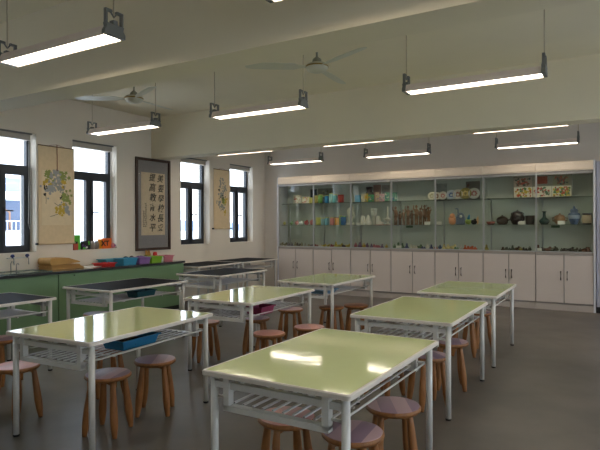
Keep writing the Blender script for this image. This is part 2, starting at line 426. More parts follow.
# ------------------------------------------------------------------ tables
TW, TL, TH = .866, 1.326, .762
def make_table(label, top, name):
    t = thing(name, label, 'table')
    hw, hl = TW/2, TL/2
    def outline(inset, r=.02, n=4):
        pts = []
        for sx_, sy_, a0 in ((1, 1, 0), (-1, 1, 90), (-1, -1, 180), (1, -1, 270)):
            for k in range(n+1):
                a = math.radians(a0+90*k/n); pts.append((sx_*(hw-inset-r)+r*math.cos(a), sy_*(hl-inset-r)+r*math.sin(a)))
        return pts
    MB().prism(outline(.014), TH-.024, TH, 'z').build('tabletop', top, t)
    e = MB()
    o, i_ = outline(0), outline(.014, .012)
    zs = [TH-.024, TH-.004, TH+.0015]
    ro = [e.bm.verts.new((p[0], p[1], zs[0])) for p in o]; r1 = [e.bm.verts.new((p[0], p[1], zs[1])) for p in o]
    o2 = outline(.005); r2 = [e.bm.verts.new((p[0], p[1], zs[2])) for p in o2]
    r3 = [e.bm.verts.new((p[0], p[1], zs[2])) for p in i_]; r4 = [e.bm.verts.new((p[0], p[1], zs[0])) for p in i_]
    N = len(o)
    for A, B in ((ro, r1), (r1, r2), (r2, r3), (r3, r4), (r4, ro)):
        for k in range(N): e.bm.faces.new((A[k], A[(k+1) % N], B[(k+1) % N], B[k]))
    e.build('edge_band', EDGE, t)
    lx, ly = hw-.048, hl-.055
    lh = TH-.026
    for sx_ in (-1, 1):
        for sy_ in (-1, 1):
            g = MB().tube((sx_*lx, sy_*ly, .012), (sx_*lx, sy_*ly, lh), .021, n=16).build('leg', METAL, t)
            MB().lathe([(0, 0), (.0225, 0), (.0225, .012), (.021, .015), (0, .015)], (sx_*lx, sy_*ly, 0), 16).build('foot_cap', BLACK, g)
    # top rails
    r = MB(); q = .015
    for s in (-1, 1):
        r.box(-lx, lx, s*ly-q, s*ly+q, lh-.062, lh-.028)
        r.box(s*.20-q, s*.20+q, -ly, ly, lh-.03, lh-.002)
    r.build('top_rail', METAL, t)
    # hanging end frames with posts and bottom bar
    px = lx-.095
    for s in (-1, 1):
        f = MB(); yy = s*(ly-.005)
        for sx_ in (-1, 1):
            f.box(sx_*px-.018, sx_*px+.018, yy-.03, yy+.012, .575, lh)
            f.box(min(sx_*px, sx_*lx), max(sx_*px, sx_*lx), yy-.006, yy+.006, .615, .628)
        f.box(-px-.018, px+.018, yy-.03, yy+.012, .562, .592)
        f.build('end_frame', METAL, t)
    sh = MB(); n = 10
    for k in range(n):
        x = -px+.02+(2*px-.04)*k/(n-1)
        sh.box(x-.0065, x+.0065, -ly+.02, ly-.02, .592, .600)
    for yy in (-.32, .32): sh.box(-px, px, yy-.01, yy+.01, .584, .592)
    sh.build('rack_shelf', mat('rack_bars', (206, 202, 202), .35), t)
    for s in (-1, 1):
        MB().tube((s*(lx-.028), -ly+.0, .618), (s*(lx-.028), ly-.0, .618), .006).build('side_rail', METAL, t)
    return t
G1, G2 = 'green topped art tables', 'black topped art tables'
tg = make_table('glossy pale green table nearest the camera, its rack open and empty', TOPG, 'art_table'); tg['group'] = G1
R = math.radians
tg.location = (-1.451, 2.831, 0); tg.rotation_euler.z = R(-.5)
dup(tg, (-3.402, 2.943, 0), R(3.2), 'glossy green table with a blue basket in its rack, front left')
dup(tg, (-3.498, 4.895, 0), R(1.6), 'glossy green table holding a magenta box in its rack')
dup(tg, (-3.545, 6.79, 0), R(-1.0), 'green table farthest back in the middle column, before the cabinet doors')
dup(tg, (-1.529, 4.797, 0), R(.2), 'green table second in the right column, two mauve stools beneath')
dup(tg, (-1.537, 6.569, 0), R(.5), 'green table farthest back in the right column, nearest the bare floor')
tk = make_table('black topped table at the left picture edge, nearest the sink', TOPK, 'art_table'); tk['group'] = G2
tk.location = (-5.545, 2.947, 0); tk.rotation_euler.z = R(-1.5)
dup(tk, (-5.492, 4.908, 0), R(.2), 'black topped table with a teal basket in its rack, in front of green counter')
dup(tk, (-5.542, 6.937, 0), R(2.2), 'black topped table just in front of the end of the green counter')
dup(tk, (-6.985, 8.12, 0), R(1), 'black topped table against the window wall, next to counter end')
dup(tk, (-6.975, 9.47, 0), R(1), 'black topped table in the back corner beside the glass cabinets')

# ------------------------------------------------------------------ stools
SH = .43
def make_stool(label, top, rz):
    t = thing('wooden_stool', label, 'stool', (0, 0, 0), rz, 'round four legged stools')
    st = MB().lathe([(0, SH-.036), (.135, SH-.036), (.155, SH-.031), (.166, SH-.02), (.166, SH-.008), (.160, SH-.001), (.156, SH-.0005), (0, SH-.0005)], n=40).build('seat', WOOD, t)
    MB().lathe([(0, SH-.002), (.157, SH-.002), (.157, SH+.001), (.154, SH+.0018), (0, SH+.0018)], n=40).build('seat_face', top, st)
    for k in range(4):
        a = math.pi/4+k*math.pi/2; ca, sa = math.cos(a), math.sin(a)
        pts = []; rad = []
        for u, r_ in ((0, .019), (.1, .020), (.3, .024), (.5, .0275), (.68, .029), (.82, .026), (.95, .019), (1, .0165)):
            rr = .118+(.168-.118)*u; pts.append((rr*ca, rr*sa, (SH-.034)*(1-u)+.0)); rad.append(r_)
        MB().path(pts, rad, 12).build('leg', WOOD, t)
    b = MB()
    for k in range(4):
        a = math.pi/4+k*math.pi/2; a2 = a+math.pi/2
        p, q = Vector((.112*math.cos(a), .112*math.sin(a), 0)), Vector((.112*math.cos(a2), .112*math.sin(a2), 0))
        d = (q-p).normalized(); nn = Vector((-d.y, d.x, 0))*.009
        prof = [(0, -.036), (1, -.036), (1, -.075), (.9, -.062), (.75, -.052), (.25, -.052), (.1, -.062), (0, -.075)]
        A = [b.bm.verts.new(p+(q-p)*u+nn+Vector((0, 0, SH+z))) for u, z in prof]
        B = [b.bm.verts.new(p+(q-p)*u-nn+Vector((0, 0, SH+z))) for u, z in prof]
        b.bm.faces.new(A); b.bm.faces.new(list(reversed(B)))
        for i in range(8):
            j = (i+1) % 8; b.bm.faces.new((A[j], A[i], B[i], B[j]))
    b.build('apron', WOOD, t)
    return t
ST = [
 ('P', -1.18, 3.10, 30, 'mauve stool with a paler board across it, right side of the nearest table'),
 ('P', -1.215, 2.60, 5, 'mauve stool under the front right corner of the nearest table'),
 ('K', -1.64, 2.62, 50, 'half pink half mauve stool seen through the rack of the nearest table'),
 ('K', -4.06, 2.51, 10, 'pink topped stool left of the table that has the blue basket'),
 ('P', -3.25, 2.71, 20, 'mauve stool under the front left green table, nearest its front right leg'),
 ('P', -3.26, 3.19, 35, 'mauve stool at the right side below the blue basket, with bare floor to its right'),
 ('P', -4.00, 3.32, 70, 'stool hidden behind the blue basket table, only its legs showing'),
 ('P', -5.16, 3.04, 15, 'stool at the left picture edge, beside the nearest black table'),
 ('P', -5.59, 4.50, 0, 'greyish mauve stool under the black table that has a teal basket'),
 ('K', -4.04, 4.72, 60, 'stool left of the magenta box table, seen past the next table corner'),
 ('P', -3.68, 5.20, 25, 'stool under the middle of the magenta box table, beneath its rack'),
 ('K', -3.05, 4.54, 15, 'pink stool standing below the magenta box, partly behind a white leg'),
 ('K', -2.86, 5.03, 40, 'pink stool just beyond the far left edge of the nearest table'),
 ('P', -3.68, 5.98, 10, 'stool between the two middle green tables, pale legs showing under the rack'),
 ('B', -3.30, 6.40, 0, 'brown stool under the farthest middle table, the nearer of the two'),
 ('B', -3.08, 6.70, 30, 'brown stool under the farthest middle table, right beside the cabinet doors'),
 ('P', -1.38, 4.44, 45, 'mauve stool beneath the near right corner of the second right hand table'),
 ('P', -1.36, 5.05, 20, 'mauve stool behind another, beneath the second right hand table'),
 ('P', -1.80, 4.52, 75, 'stool whose legs show between the nearest table and the one behind'),
 ('P', -1.56, 6.40, 10, 'stool under the farthest right table, nearer the camera of its pair'),
 ('P', -1.52, 6.92, 55, 'stool under the farthest right table, farther of its pair'),
]
protos = {}
for kd, x, y, a, lb in ST:
    if kd not in protos:
        s = make_stool(lb, {'P': SEAT_P, 'K': SEAT_K, 'B': SEAT_B}[kd], R(a)); s.location = (x, y, 0); protos[kd] = s
    else: dup(protos[kd], (x, y, 0), R(a), lb)

# ------------------------------------------------------------------ plastic baskets
def pmat(n, rgb, rough=.4): return mat('plastic_'+n, rgb, rough)
def basket(label, x, y, z, lx, ly, h, m, rz=0, cat='basket', group='plastic baskets'):
    t = thing('storage_basket', label, cat, (x, y, z), rz, group)
    b = MB(); th = .004
    def ring(k, zz, off): return [b.bm.verts.new((sx_*(lx/2*k-off), sy_*(ly/2*k-off), zz)) for sx_, sy_ in ((1, 1), (-1, 1), (-1, -1), (1, -1))]
    rs_ = [ring(.86, 0, 0), ring(1, h, 0), ring(1, h, th), ring(.86, th, th)]
    for A, B in zip(rs_, rs_[1:]):
        for k in range(4): b.bm.faces.new((A[k], A[(k+1) % 4], B[(k+1) % 4], B[k]))
    b.bm.faces.new(rs_[0]); b.bm.faces.new(rs_[3])
    b.build('basket_body', m, t)
    r = MB(); w_ = .012
    for s in (-1, 1):
        r.box(-lx/2-w_, lx/2+w_, s*ly/2-(w_ if s < 0 else 0), s*ly/2+(w_ if s > 0 else 0), h-.008, h+.004)
        r.box(s*lx/2-(w_ if s < 0 else 0), s*lx/2+(w_ if s > 0 else 0), -ly/2, ly/2, h-.008, h+.004)
    r.build('rim', m, t)
    return t
basket('blue plastic basket of dark supplies in the front left table rack', -3.22, 2.90, .602, .22, .38, .07, pmat('blue', (30, 110, 150)), R(3))
k = MB()
for i in range(14):
    x = -3.22+random.uniform(-.07, .07); y = 2.90+random.uniform(-.1, .1); k.mi = i % 2
    k.path([(x-.03, y-.05, .60+.02+i*.002), (x+.01, y, .60+.05), (x+.03, y+.05, .60+.03)], .010, 6)
tag(k.build('folded_cloth', [mat('dark_cloth', (44, 40, 38), .8), mat('brown_cloth', (110, 80, 50), .8)]), 'dark and brown cloths lying in the blue basket', 'cloth')
basket('magenta plastic box in the rack of the middle green table', -3.22, 4.63, .602, .20, .24, .075, pmat('magenta', (140, 50, 84)), 0)
basket('teal plastic basket in the rack of a black table', -5.30, 4.95, .602, .20, .32, .08, pmat('teal', (30, 84, 92)), 0)
basket('light blue basket in the rack of the farthest middle table', -3.50, 6.42, .602, .42, .30, .05, pmat('sky', (110, 150, 178)), 0)

# ------------------------------------------------------------------ green counter, sink, taps
CT = .87
for k, (y0, y1) in enumerate([(4.85, 7.40), (2.30, 4.84), (-.25, 2.29)]):
    lb = ['sage green base cupboard at the far end of the counter', 'sage green base cupboard below the sink', 'sage green base cupboard at the near end of the counter'][k]
    t = thing('base_cupboard', lb, 'cupboard', (-7.12, (y0+y1)/2, 0), 0, 'green base cupboards')
    hl = (y1-y0)/2
    MB().box(-.30, .265, -hl, hl, .08, CT-.045).build('carcass', SGREEN, t)
    MB().box(.265, .285, -hl+.002, hl-.002, .09, CT-.05, .003).build('front_panel', SGREEN, t)
    MB().box(-.30, .22, -hl, hl, 0, .08).build('plinth', BLACK, t)
    MB().tube((.285, -hl+.25, CT-.075), (.30, -hl+.25, CT-.075), .008).build('lock', STEEL, t)
tag(MB().box(-7.43, -6.815, -.26, 7.42, CT-.038, CT, .004).build('worktop', CTOP), 'long glossy black worktop along the window wall', 'worktop')
s = MB(); s.box(-7.36, -6.90, 4.05, 4.80, CT, CT+.008, .002)
sk = thing('sink', 'shallow steel sink set in the worktop under the nearest window', 'sink', (-7.13, 4.42, CT))
s.bm.free()
b = MB()
for (a0, a1, b0, b1) in ((-.23, .23, -.38, -.35), (-.23, .23, .35, .38), (-.23, -.2, -.35, .35), (.2, .23, -.35, .35)): b.box(a0, a1, b0, b1, .0, .012)
b.build('rim', STEEL, sk); MB().box(-.2, .2, -.35, .35, .0, .004).build('basin', mat('basin_grey', (95, 120, 108), .15, metal=.5), sk)
MB().lathe([(0, .004), (.03, .004), (.03, .008), (0, .008)], (0, 0, 0)).build('drain', HANDLE, sk)
tp = thing('wall_tap', 'white wall pipe with two blue knobbed taps above the sink', 'tap', (XL, 4.6, 1.06))
MB().path([(.05, -.17, 0), (.05, .13, 0)], .009, 8).build('pipe', METAL, tp)
for yy in (-.10, .12):
    sp = MB(); sp.path([(.0, yy, 0), (.08, yy, 0), (.10, yy, -.01), (.105, yy, -.10)], .0075, 8); sp.build('spout', mat('tap_chrome', (200, 205, 205), .2, metal=.7), tp)
    MB().lathe([(0, .045), (.018, .042), (.027, .025), (.027, .008), (.012, 0), (.012, -.01), (0, -.01)], (.07, yy, .008), 14).build('knob', pmat('navy', (28, 40, 96)), tp)
gt = MB()
for yy, hh in ((-.06, .14), (.02, .11)):
    gt.path([(0, yy, 0), (0, yy, hh*.8), (.02, yy, hh), (.05, yy, hh), (.062, yy, hh*.85)], .006, 8)
tag(gt.build('gooseneck_spout', mat('tap_chrome', (0, 0, 0))), 'pair of thin chrome spouts at the wall side of the sink', 'tap', loc=(-7.395, 4.55, CT+.0))

# things on the counter
KR = mat('kraft_paper', (196, 150, 84), .7, var=.08, scale=8)
b = MB(); 
for i in range(9):
    o = random.uniform(-.01, .01); b.box(-.17+o, .15+o, -.30+o, .33-.012*i+o, .002+i*.008, .009+i*.008)
pts = []
for i in range(13):
    a = math.pi*.5+math.pi*i/12*1.0; pts.append((-.30+.055*math.cos(a)*1, .135+.055*math.sin(a)))
b.prism([(-.30, .19), (.02, .185), (.24, .12), (.26, .105), (.02, .09), (-.30, .075)]+[(-.30+.03*math.cos(math.radians(a)), .132+.056*math.sin(math.radians(a))) for a in range(255, 110, -20)], -.16, .14, 'x')
tag(b.build('kraft_paper_stack', KR), 'folded stack of brown kraft paper on the worktop by the sink', 'paper', loc=(-7.2, 5.16, CT))
bpy.data.objects['kraft_paper_stack'].scale = (1, .86, .9)
b = MB(); b.box(-.14, .14, -.2, .2, 0, .004); tag(b.build('white_sheet', mat('white_paper', (226, 222, 214), .7)), 'white paper sheet lying between kraft paper and red tray', 'paper', loc=(-7.15, 5.62, CT), rz=R(8))
basket('flat red plastic tray lying on the worktop', -7.10, 5.86, CT, .20, .30, .045, pmat('red', (205, 48, 44)), R(4), 'tray')
basket('pale blue basket on the worktop behind the red tray', -7.30, 6.18, CT, .22, .42, .085, pmat('cyan', (92, 168, 186)), 0)
basket('cyan basket on the worktop between red tray and purple basket', -7.08, 6.28, CT, .22, .30, .10, pmat('cyan2', (70, 158, 190)), 0)
basket('purple basket on the worktop', -7.08, 6.60, CT, .22, .26, .10, pmat('purple', (150, 110, 170)), 0)
basket('lime green basket on the worktop', -7.08, 6.88, CT, .22, .25, .10, pmat('lime', (140, 190, 50)), 0)
basket('pink box on the worktop near its far end', -7.15, 7.24, CT, .22, .24, .095, pmat('pink', (214, 130, 140)), 0)
b = MB()
for i in range(16):
    b.mi = i % 3; x = random.uniform(-.10, .08); y = random.uniform(-.24, .24)
    b.ball((x, y, random.uniform(.03, .07)), random.uniform(.03, .06), random.uniform(.03, .06), random.uniform(.02, .04), 8)
tag(b.build('crumpled_aprons', [mat('dark_cloth', (0, 0, 0)), mat('grey_cloth', (120, 118, 116), .8), BLACK]), 'heap of dark and grey aprons behind the purple and green baskets', 'cloth', loc=(-7.32, 6.72, CT+.02))
b = MB()
for i in range(10):
    b.path([(0, -.07+.014*i, .0), (.02, -.06+.013*i, .06), (.0, -.045+.010*i, .12+.02*math.sin(i))], [.008, .009, .005], 6)
tag(b.build('straw_bundle', mat('straw', (190, 140, 70), .8)), 'small upright bundle of straw against the wall below the framed calligraphy', 'straw', loc=(-7.36, 7.02, CT+.06))
for i, (dy, dz, rr) in enumerate([(0, 0, .045), (.09, 0, .04), (.05, 0.065, .038)]):
    b = MB(); b.lathe([(0, 0), (rr*.8, 0), (rr, .02), (rr, .05), (rr*.85, .072), (rr*.5, .08), (0, .082)], n=16)
    tag(b.build('red_paint_tub', pmat('red', (0, 0, 0))), ['left', 'right', 'topmost'][i]+' one of three red paint tubs piled beyond the green basket', 'paint tub', 'red paint tubs', loc=(-7.30, 7.10+dy, CT+.0+dz*1.25))
b = MB(); b.lathe([(0, 0), (.035, 0), (.036, .06), (.03, .075), (.03, .09), (0, .09)], n=16)
tag(b.build('white_jar', mat('white_ceramic', (222, 222, 216), .3)), 'small white jar between green basket and pink box', 'jar', loc=(-7.06, 7.07, CT))
b = MB(); b.box(-.05, .05, -.06, .06, 0, .08, .01); tag(b.build('orange_packet', pmat('orange', (232, 160, 70))), 'orange packet at the far end of the worktop', 'packet', loc=(-7.3, 7.33, CT+.0))

# things on the sill of window 2
def card(name, lb, y0, y1, h, m, x=-7.52, cat='card', dx=.03):
    return tag(MB().box(-dx/2, dx/2, -(y1-y0)/2, (y1-y0)/2, 0, h, .003).build(name, m), lb, cat, loc=(x, (y0+y1)/2, WZ0))
card('green_box', 'tall green box on the window sill beside the hanging scroll', 5.59, 5.72, .24, pmat('green', (90, 190, 60)), -7.54, 'box', .07)
card('red_brown_box', 'low red box in front of the green box on the sill', 5.555, 5.64, .12, pmat('brick', (190, 80, 60)), -7.475, 'box', .04)
c = card('painted_card', 'small card painted black green and white on the sill', 5.73, 5.90, .14, BLACK, -7.50)
p = MB()
for i in range(10):
    p.mi = i % 3; yy = random.uniform(-.07, .07); zz = random.uniform(.02, .12); rr = random.uniform(.012, .022)
    p.poly([(.0165+.0003*i, yy+rr*math.cos(t_), zz+rr*math.sin(t_)) for t_ in [2*math.pi*k/8 for k in range(8)]])
p.build('painted_pattern', [pmat('green', (0, 0, 0)), mat('white_ceramic', (0, 0, 0)), mat('violet', (90, 60, 120), .6)], c)
for i, yy in enumerate((5.95, 6.03)):
    b = MB(); b.lathe([(0, 0), (.03, 0), (.042, .03), (.042, .09), (.028, .115), (.028, .135), (0, .135)], n=16)
    tag(b.build('glass_jar', mat('jar_grey', (150, 140, 130), .3)), ['left', 'right'][i]+' one of two greyish jars on the sill between painted card and orange card', 'jar', 'jars on the sill', loc=(-7.50, yy, WZ0))
card('yellow_card', 'yellow orange card standing on the sill', 6.06, 6.20, .165, pmat('amber', (240, 160, 40)), -7.515, dx=.01)
oc = card('orange_card', 'orange card with black letters standing on the sill', 6.14, 6.33, .175, pmat('orange2', (238, 110, 36)), -7.495, dx=.012)
b = MB(); b.ball((0, 0, .045), .05, .05, .045, 12); b.mi = 1; b.ball((.03, .01, .05), .025, .025, .02, 8)
tag(b.build('pink_clay_ball', [pmat('pink', (0, 0, 0)), mat('violet', (0, 0, 0))]), 'pink and violet clay ball at the right end of the sill', 'clay model', loc=(-7.50, 6.36, WZ0))

def text_mesh(body, size, m, parent, loc, rot, ext=.0015, name='lettering', off=0.0, shear=0.0):
    cu = bpy.data.curves.new(name, 'FONT'); cu.body = body; cu.size = size; cu.extrude = ext; cu.offset = off; cu.shear = shear
    cu.align_x = 'CENTER'; cu.align_y = 'CENTER'
    o = bpy.data.objects.new(name+'_curve', cu); COL.objects.link(o)
    bpy.context.view_layer.update()
    me = bpy.data.meshes.new_from_object(o.evaluated_get(bpy.context.evaluated_depsgraph_get()))
    bpy.data.objects.remove(o); me.materials.clear(); me.materials.append(m)
    n = bpy.data.objects.new(name, me); COL.objects.link(n); n.parent = parent; n.location = loc; n.rotation_euler = rot
    return n
WR = (math.pi/2, 0, math.pi/2)
text_mesh('XT', .12, INK, oc, (.0075, -.04, .085), WR, off=.004)

# ------------------------------------------------------------------ framed calligraphy and scrolls
t = thing('framed_calligraphy', 'dark wooden frame with black brush calligraphy on cream paper over grey mount', 'picture', (XL, 7.235, 1.90))
hw, hh = .430, .846
f = MB()
for a in ((-hw, -hw+.05, -hh, hh), (hw-.05, hw, -hh, hh), (-hw+.05, hw-.05, -hh, -hh+.05), (-hw+.05, hw-.05, hh-.05, hh)): f.box(.002, .036, *a, .004)
f.build('frame', mat('frame_wood', (62, 42, 30), .35), t)
MB().box(.004, .012, -hw+.05, hw-.05, -hh+.05, hh-.05).build('mount', mat('grey_mount', (150, 147, 146), .7), t)
pp = MB().box(.012, .015, -.295, .295, -.565, .585).build('paper_sheet', PAPER, t)
for ci, (yy, chars) in enumerate(((.175, '美要學校長求'), (-.03, '提高教育水平'))):
    for i, chx in enumerate(chars):
        o = text_mesh(chx, .165*random.uniform(.86, 1.0), INK, pp, (.017, yy+random.uniform(-.01, .01), .49-.185*i-(.0 if ci else .01)), (math.pi/2, random.uniform(-.06, .06), math.pi/2), off=.0018, shear=.2, name='brush_character')
s = MB()
for yy, z0, z1 in ((-.185, .02, -.40), (-.235, -.12, -.42)):
    z = z0
    while z > z1:
        for j in range(3):
            a = random.uniform(-.012, .012); s.box(.0155, .0168, yy+a-.016, yy+a+.014, z-.008*j-.005, z-.008*j)
        s.box(.0155, .0168, yy-.002, yy+.002, z-.02, z); z -= .034
s.build('signature_strokes', INK, pp)
MB().box(.020, .023, -hw+.05, hw-.05, -hh+.05, hh-.05).build('glazing', glass('picture_glass', (.95, .95, .95), .6), t)

def scroll(label, y0, y1, z0, z1, kind):
    t = thing('hanging_scroll', label, 'scroll', (XL, (y0+y1)/2, (z0+z1)/2))
    hw, hh = (y1-y0)/2, (z1-z0)/2
    MB().box(.012, .016, -hw, hw, -hh, hh).build('silk_backing', PAPERB, t)
    MB().tube((.014, -hw-.005, hh), (.014, hw+.005, hh), .008).build('top_rod', mat('rod_brown', (120, 90, 60), .5), t)
    r = MB().tube((.018, -hw-.01, -hh), (.018, hw+.01, -hh), .015).build('bottom_roller', PAPERB, t)
    for s_ in (-1, 1): MB().tube((.018, s_*(hw+.01), -hh), (.018, s_*(hw+.045), -hh), .018).build('roller_knob', BLACK, r)
    MB().path([(.014, -hw*.55, hh), (.01, 0, hh+.035), (.014, hw*.55, hh)], .003, 6).build('hanging_cord', mat('cord_red', (140, 70, 50), .7), t)
    GRN, BL, YE, GY, DK = mat('leaf_green', (140, 150, 78), .7), mat('grape_blue', (158, 158, 156), .7), mat('leaf_yellow', (196, 164, 58), .7), mat('wash_grey', (150, 150, 140), .7), INK
    p = MB(); rnd = random.Random(3 if kind else 5)
    def blob(c, r_, mi, j, spiky=True):
        p.mi = mi; n = 10 if spiky else 8; a0 = rnd.random()*6
        pts = []
        for k in range(n):
            rr = r_*(1 if not spiky or k % 2 else .55)*rnd.uniform(.85, 1.1); a = a0+2*math.pi*k/n
            pts.append((.0185+j*.00002, c[0]+rr*math.cos(a), c[1]+rr*math.sin(a)))
        p.poly(pts)
    j = 0
    if kind:
        pj = MB().box(.016, .0178, -hw*.84, hw*.84, -hh*.62, hh*.50).build('painting_sheet', PAPER, t)
        MB().path([(.02, .0, hh+.03), (.024, 0, hh*.75), (.024, .0, hh*.5)], .006, 6).build('tassel_cord', mat('cord_red', (0, 0, 0)), t)
        spots = [((-.13, .30), .09, 0, 16), ((.0, .26), .12, 1, 30), ((.13, .29), .07, 0, 9), ((-.16, .17), .06, 2, 6), ((-.12, .08), .10, 1, 20), ((-.19, .12), .05, 4, 4),
                 ((.05, .12), .08, 3, 12), ((.12, .2), .05, 2, 4), ((.16, -.04), .10, 0, 18), ((.05, -.02), .03, 4, 3), ((.14, -.18), .08, 1, 12), ((.06, -.24), .09, 2, 12), ((.17, -.24), .06, 1, 8), ((-.2, .0), .02, 4, 3)]
    else:
        pj = MB().box(.016, .0178, -hw*.84, hw*.84, -hh*.35, hh*.62).build('painting_sheet', PAPERB, t)
        spots = [((-.02, .33), .10, 3, 16), ((-.1, .22), .06, 4, 6), ((.1, .22), .07, 3, 8), ((0, .1), .1, 3, 14), ((.04, -.02), .10, 0, 12), ((-.1, -.08), .08, 3, 10), ((.12, -.02), .06, 2, 5), ((.0, -.18), .09, 3, 12), ((.1, -.28), .05, 2, 4), ((-.02, .02), .12, 4, 8)]
    for c, sp, mi, n in spots:
        for _ in range(int(n*1.6)):
            cc = (c[0]+rnd.gauss(0, sp*.5), c[1]+rnd.gauss(0, sp*.5))
            blob(cc, rnd.uniform(.022, .042)*(1 if mi in (0, 2) else .62 if mi != 4 else .4), mi, j, mi in (0, 2)); j += 1
    p.mi = 4
    for pts in ([(.1, .15), (.14, .08), (.19, .0)], [(-.12, -.33), (-.02, -.3), (.08, -.27)], [(-.19, -.02), (-.185, -.08), (-.19, -.14)], [(-.05, -.12), (.02, -.16), (.1, -.13)]):
        if not kind: pts = [(a*.6, b_*1.1+.1) for a, b_ in pts]
        for (a, b_), (c_, d_) in zip(pts, pts[1:]):
            L = math.hypot(c_-a, d_-b_); nx, ny = -(d_-b_)/L*.003, (c_-a)/L*.003
            p.poly([(.022, a+nx, b_+ny), (.022, c_+nx, d_+ny), (.022, c_-nx, d_-ny), (.022, a-nx, b_-ny)])
    p.build('brush_painting', [GRN, BL, YE, GY, DK], t)
scroll('long hanging scroll painted with green leaves and grapes between the two nearest windows', 4.935, 5.548, 1.245, 2.722, True)
scroll('narrow tan hanging scroll painted in grey ink between the two farthest windows', 8.97, 9.53, 1.44, 2.715, False)

# ------------------------------------------------------------------ glass display cabinets
CX0, BAY, CYF, CYB = -6.762, .913, 10.475, 10.895
LZ, CTZ = 1.008, 2.603
S1, S2 = 2.0, 1.508
def make_cabinet(label):
    t = thing('display_cabinet', label, 'cabinet', (0, CYF, 0), 0, 'display cabinets with glass uppers')
    W = BAY-.004; D = CYB-CYF
    c = MB()
    c.box(0, W, .02, D, .115, .13); c.box(0, .018, .02, D, .115, LZ-.03); c.box(W-.018, W, .02, D, .115, LZ-.03); c.box(.018, W-.018, D-.012, D, .13, LZ-.03)
    c.build('lower_carcass', CARC, t)
    MB().box(0, W, .004, D, 0, .108).build('plinth', mat('plinth_grey', (178, 168, 160), .5), t)
    MB().box(0, W, -.006, D, LZ-.03, LZ+.012).build('middle_deck', mat('deck_grey', (158, 150, 142), .4), t)
    for s_ in (0, 1):
        x0 = .006+s_*(W/2); x1 = x0+W/2-.012
        d = MB().box(x0, x1, .0, .019, .135, LZ-.036, .003).build('door', DOOR, t)
        hx = (x1-.045) if s_ == 0 else (x0+.045)
        MB().path([(hx, 0, .535), (hx, -.022, .545), (hx, -.022, .675), (hx, 0, .685)], .0085, 8).build('handle', HANDLE, d)
        hb = MB(); 
    u = MB()
    u.box(.0, .022, -.002, .028, LZ+.012, 2.42); u.box(W-.003, W, 0, .02, LZ+.012, 2.42)
    u.box(.022, W-.003, -.002, .026, 2.395, 2.42); u.box(.022, W-.003, 0, .026, LZ+.012, LZ+.028)
    u.build('glazing_frame', ALU, t)
    MB().box(0, W, D-.01, D, LZ+.012, 2.42).build('back_panel', INNER, t)
    MB().box(0, W, -.012, D, 2.42, 2.445).build('top_panel', CARC, t)
    cn = MB(); cn.prism([(-.018, 2.445), (-.03, 2.47), (-.03, 2.555), (-.018, CTZ), (D, CTZ), (D, 2.445)], 0, W, 'x'); cn.build('cornice', CORN, t)
    for z in (S1, S2): MB().box(.03, W-.012, .075, D-.012, z-.008, z).build('glass_shelf', GLASS_S, t)
    b = MB()
    for x in (.07,):
        b.path([(x, D-.022, LZ+.012), (x, D-.022, S1-.02)], .011, 8)
    for z in (S1, S2):
        b.path([(.045, .09, z-.012), (.045, D-.02, z-.012)], .006, 6); b.path([(W-.03, .09, z-.012), (W-.03, D-.02, z-.012)], .006, 6)
    b.build('shelf_support', ALU, t)
    MB().box(.022, W-.003, .010, .014, LZ+.028, 2.395).build('glass_door', GLASS_C, t)
    return t
cl = ['first from the window wall, with pale artworks', 'second from the window wall, with coloured cups', 'third from the window wall, with white sculptures', 'in the middle, with wooden figures',
      'third from the right end, with decorated plates', 'second from the right end, with dark jars', 'at the right end, with blue and white jar']
cab = make_cabinet('grey glass fronted display cabinet '+cl[0]); cab.location = (CX0, CYF, 0)
for i in range(1, 7): dup(cab, (CX0+i*BAY, CYF, 0), 0, 'grey glass fronted display cabinet '+cl[i])
for x0, x1, lb, g in ((CX0-.022, CX0-.001, 'tall pale side panel closing the left end of the cabinets', None), (CX0+7*BAY-.003, CX0+7*BAY+.030, 'tall pale side panel closing the right end of the cabinets', None)):
    tag(MB().box(x0, x1, CYF-.02, CYB, 0, CTZ+.01, .002).build('side_panel', mat('panel_white', (206, 206, 212), .35)), lb, 'panel', 'end panels of the cabinet row')

# ---- contents.  ZD deck, S2 middle shelf, S1 top shelf
ZD = LZ+.012; YC = 10.66
CM = {}
def cm(rgb, rough=.4):
    k = 'glaze_%d_%d_%d' % rgb
    return mat(k, rgb, rough)
def put(mb, name, m, label, cat, px, z, Y=YC, group=None, rz=0):
    return tag(mb.build(name, m), label, cat, group, loc=(shelf_x(px, Y), Y, z), rz=rz)
def bayno(px):
    e = [277.7, 314.5, 351, 391, 434, 482.5, 535, 600]
    for i in range(7):
        if px < e[i+1]: return i
    return 6
# painted cups
def cup(px, z, rgb, w_, h, lb, grp, band=None):
    t = thing('painted_can', lb, 'cup', (shelf_x(px, YC), YC, z), 0, grp)
    r = w_/2
    MB().lathe([(0, 0), (r*.94, 0), (r, .006), (r, h), (r*.9, h), (r*.88, .012), (0, .012)], n=20).build('can_body', cm(rgb), t)
    MB().lathe([(r*1.01, h-.016), (r*1.05, h-.012), (r*1.05, h), (r*.9, h+.002)], n=20).build('rim', cm(band or (210, 200, 120)), t)
    return t
g = 'painted cans on the top shelf'
cup(310.8, S1, (214, 204, 110), .08, .13, 'yellow can at the window end of the top shelf cans', g)
cup(316.5, S1, (196, 176, 96), .09, .17, 'mustard can just right of the first mullion, top shelf', g)
cup(320.4, S1, (120, 172, 88), .10, .19, 'green can on the top shelf next to the mustard one', g)
cup(324.2, S1, (30, 60, 70), .07, .16, 'dark teal can on the top shelf between green and blue', g)
cup(326.8, S1, (50, 140, 190), .09, .17, 'bright blue can on the top shelf', g)
cup(331.2, S1, (150, 204, 206), .09, .21, 'tall pale aqua can with yellow foot on the top shelf', g)
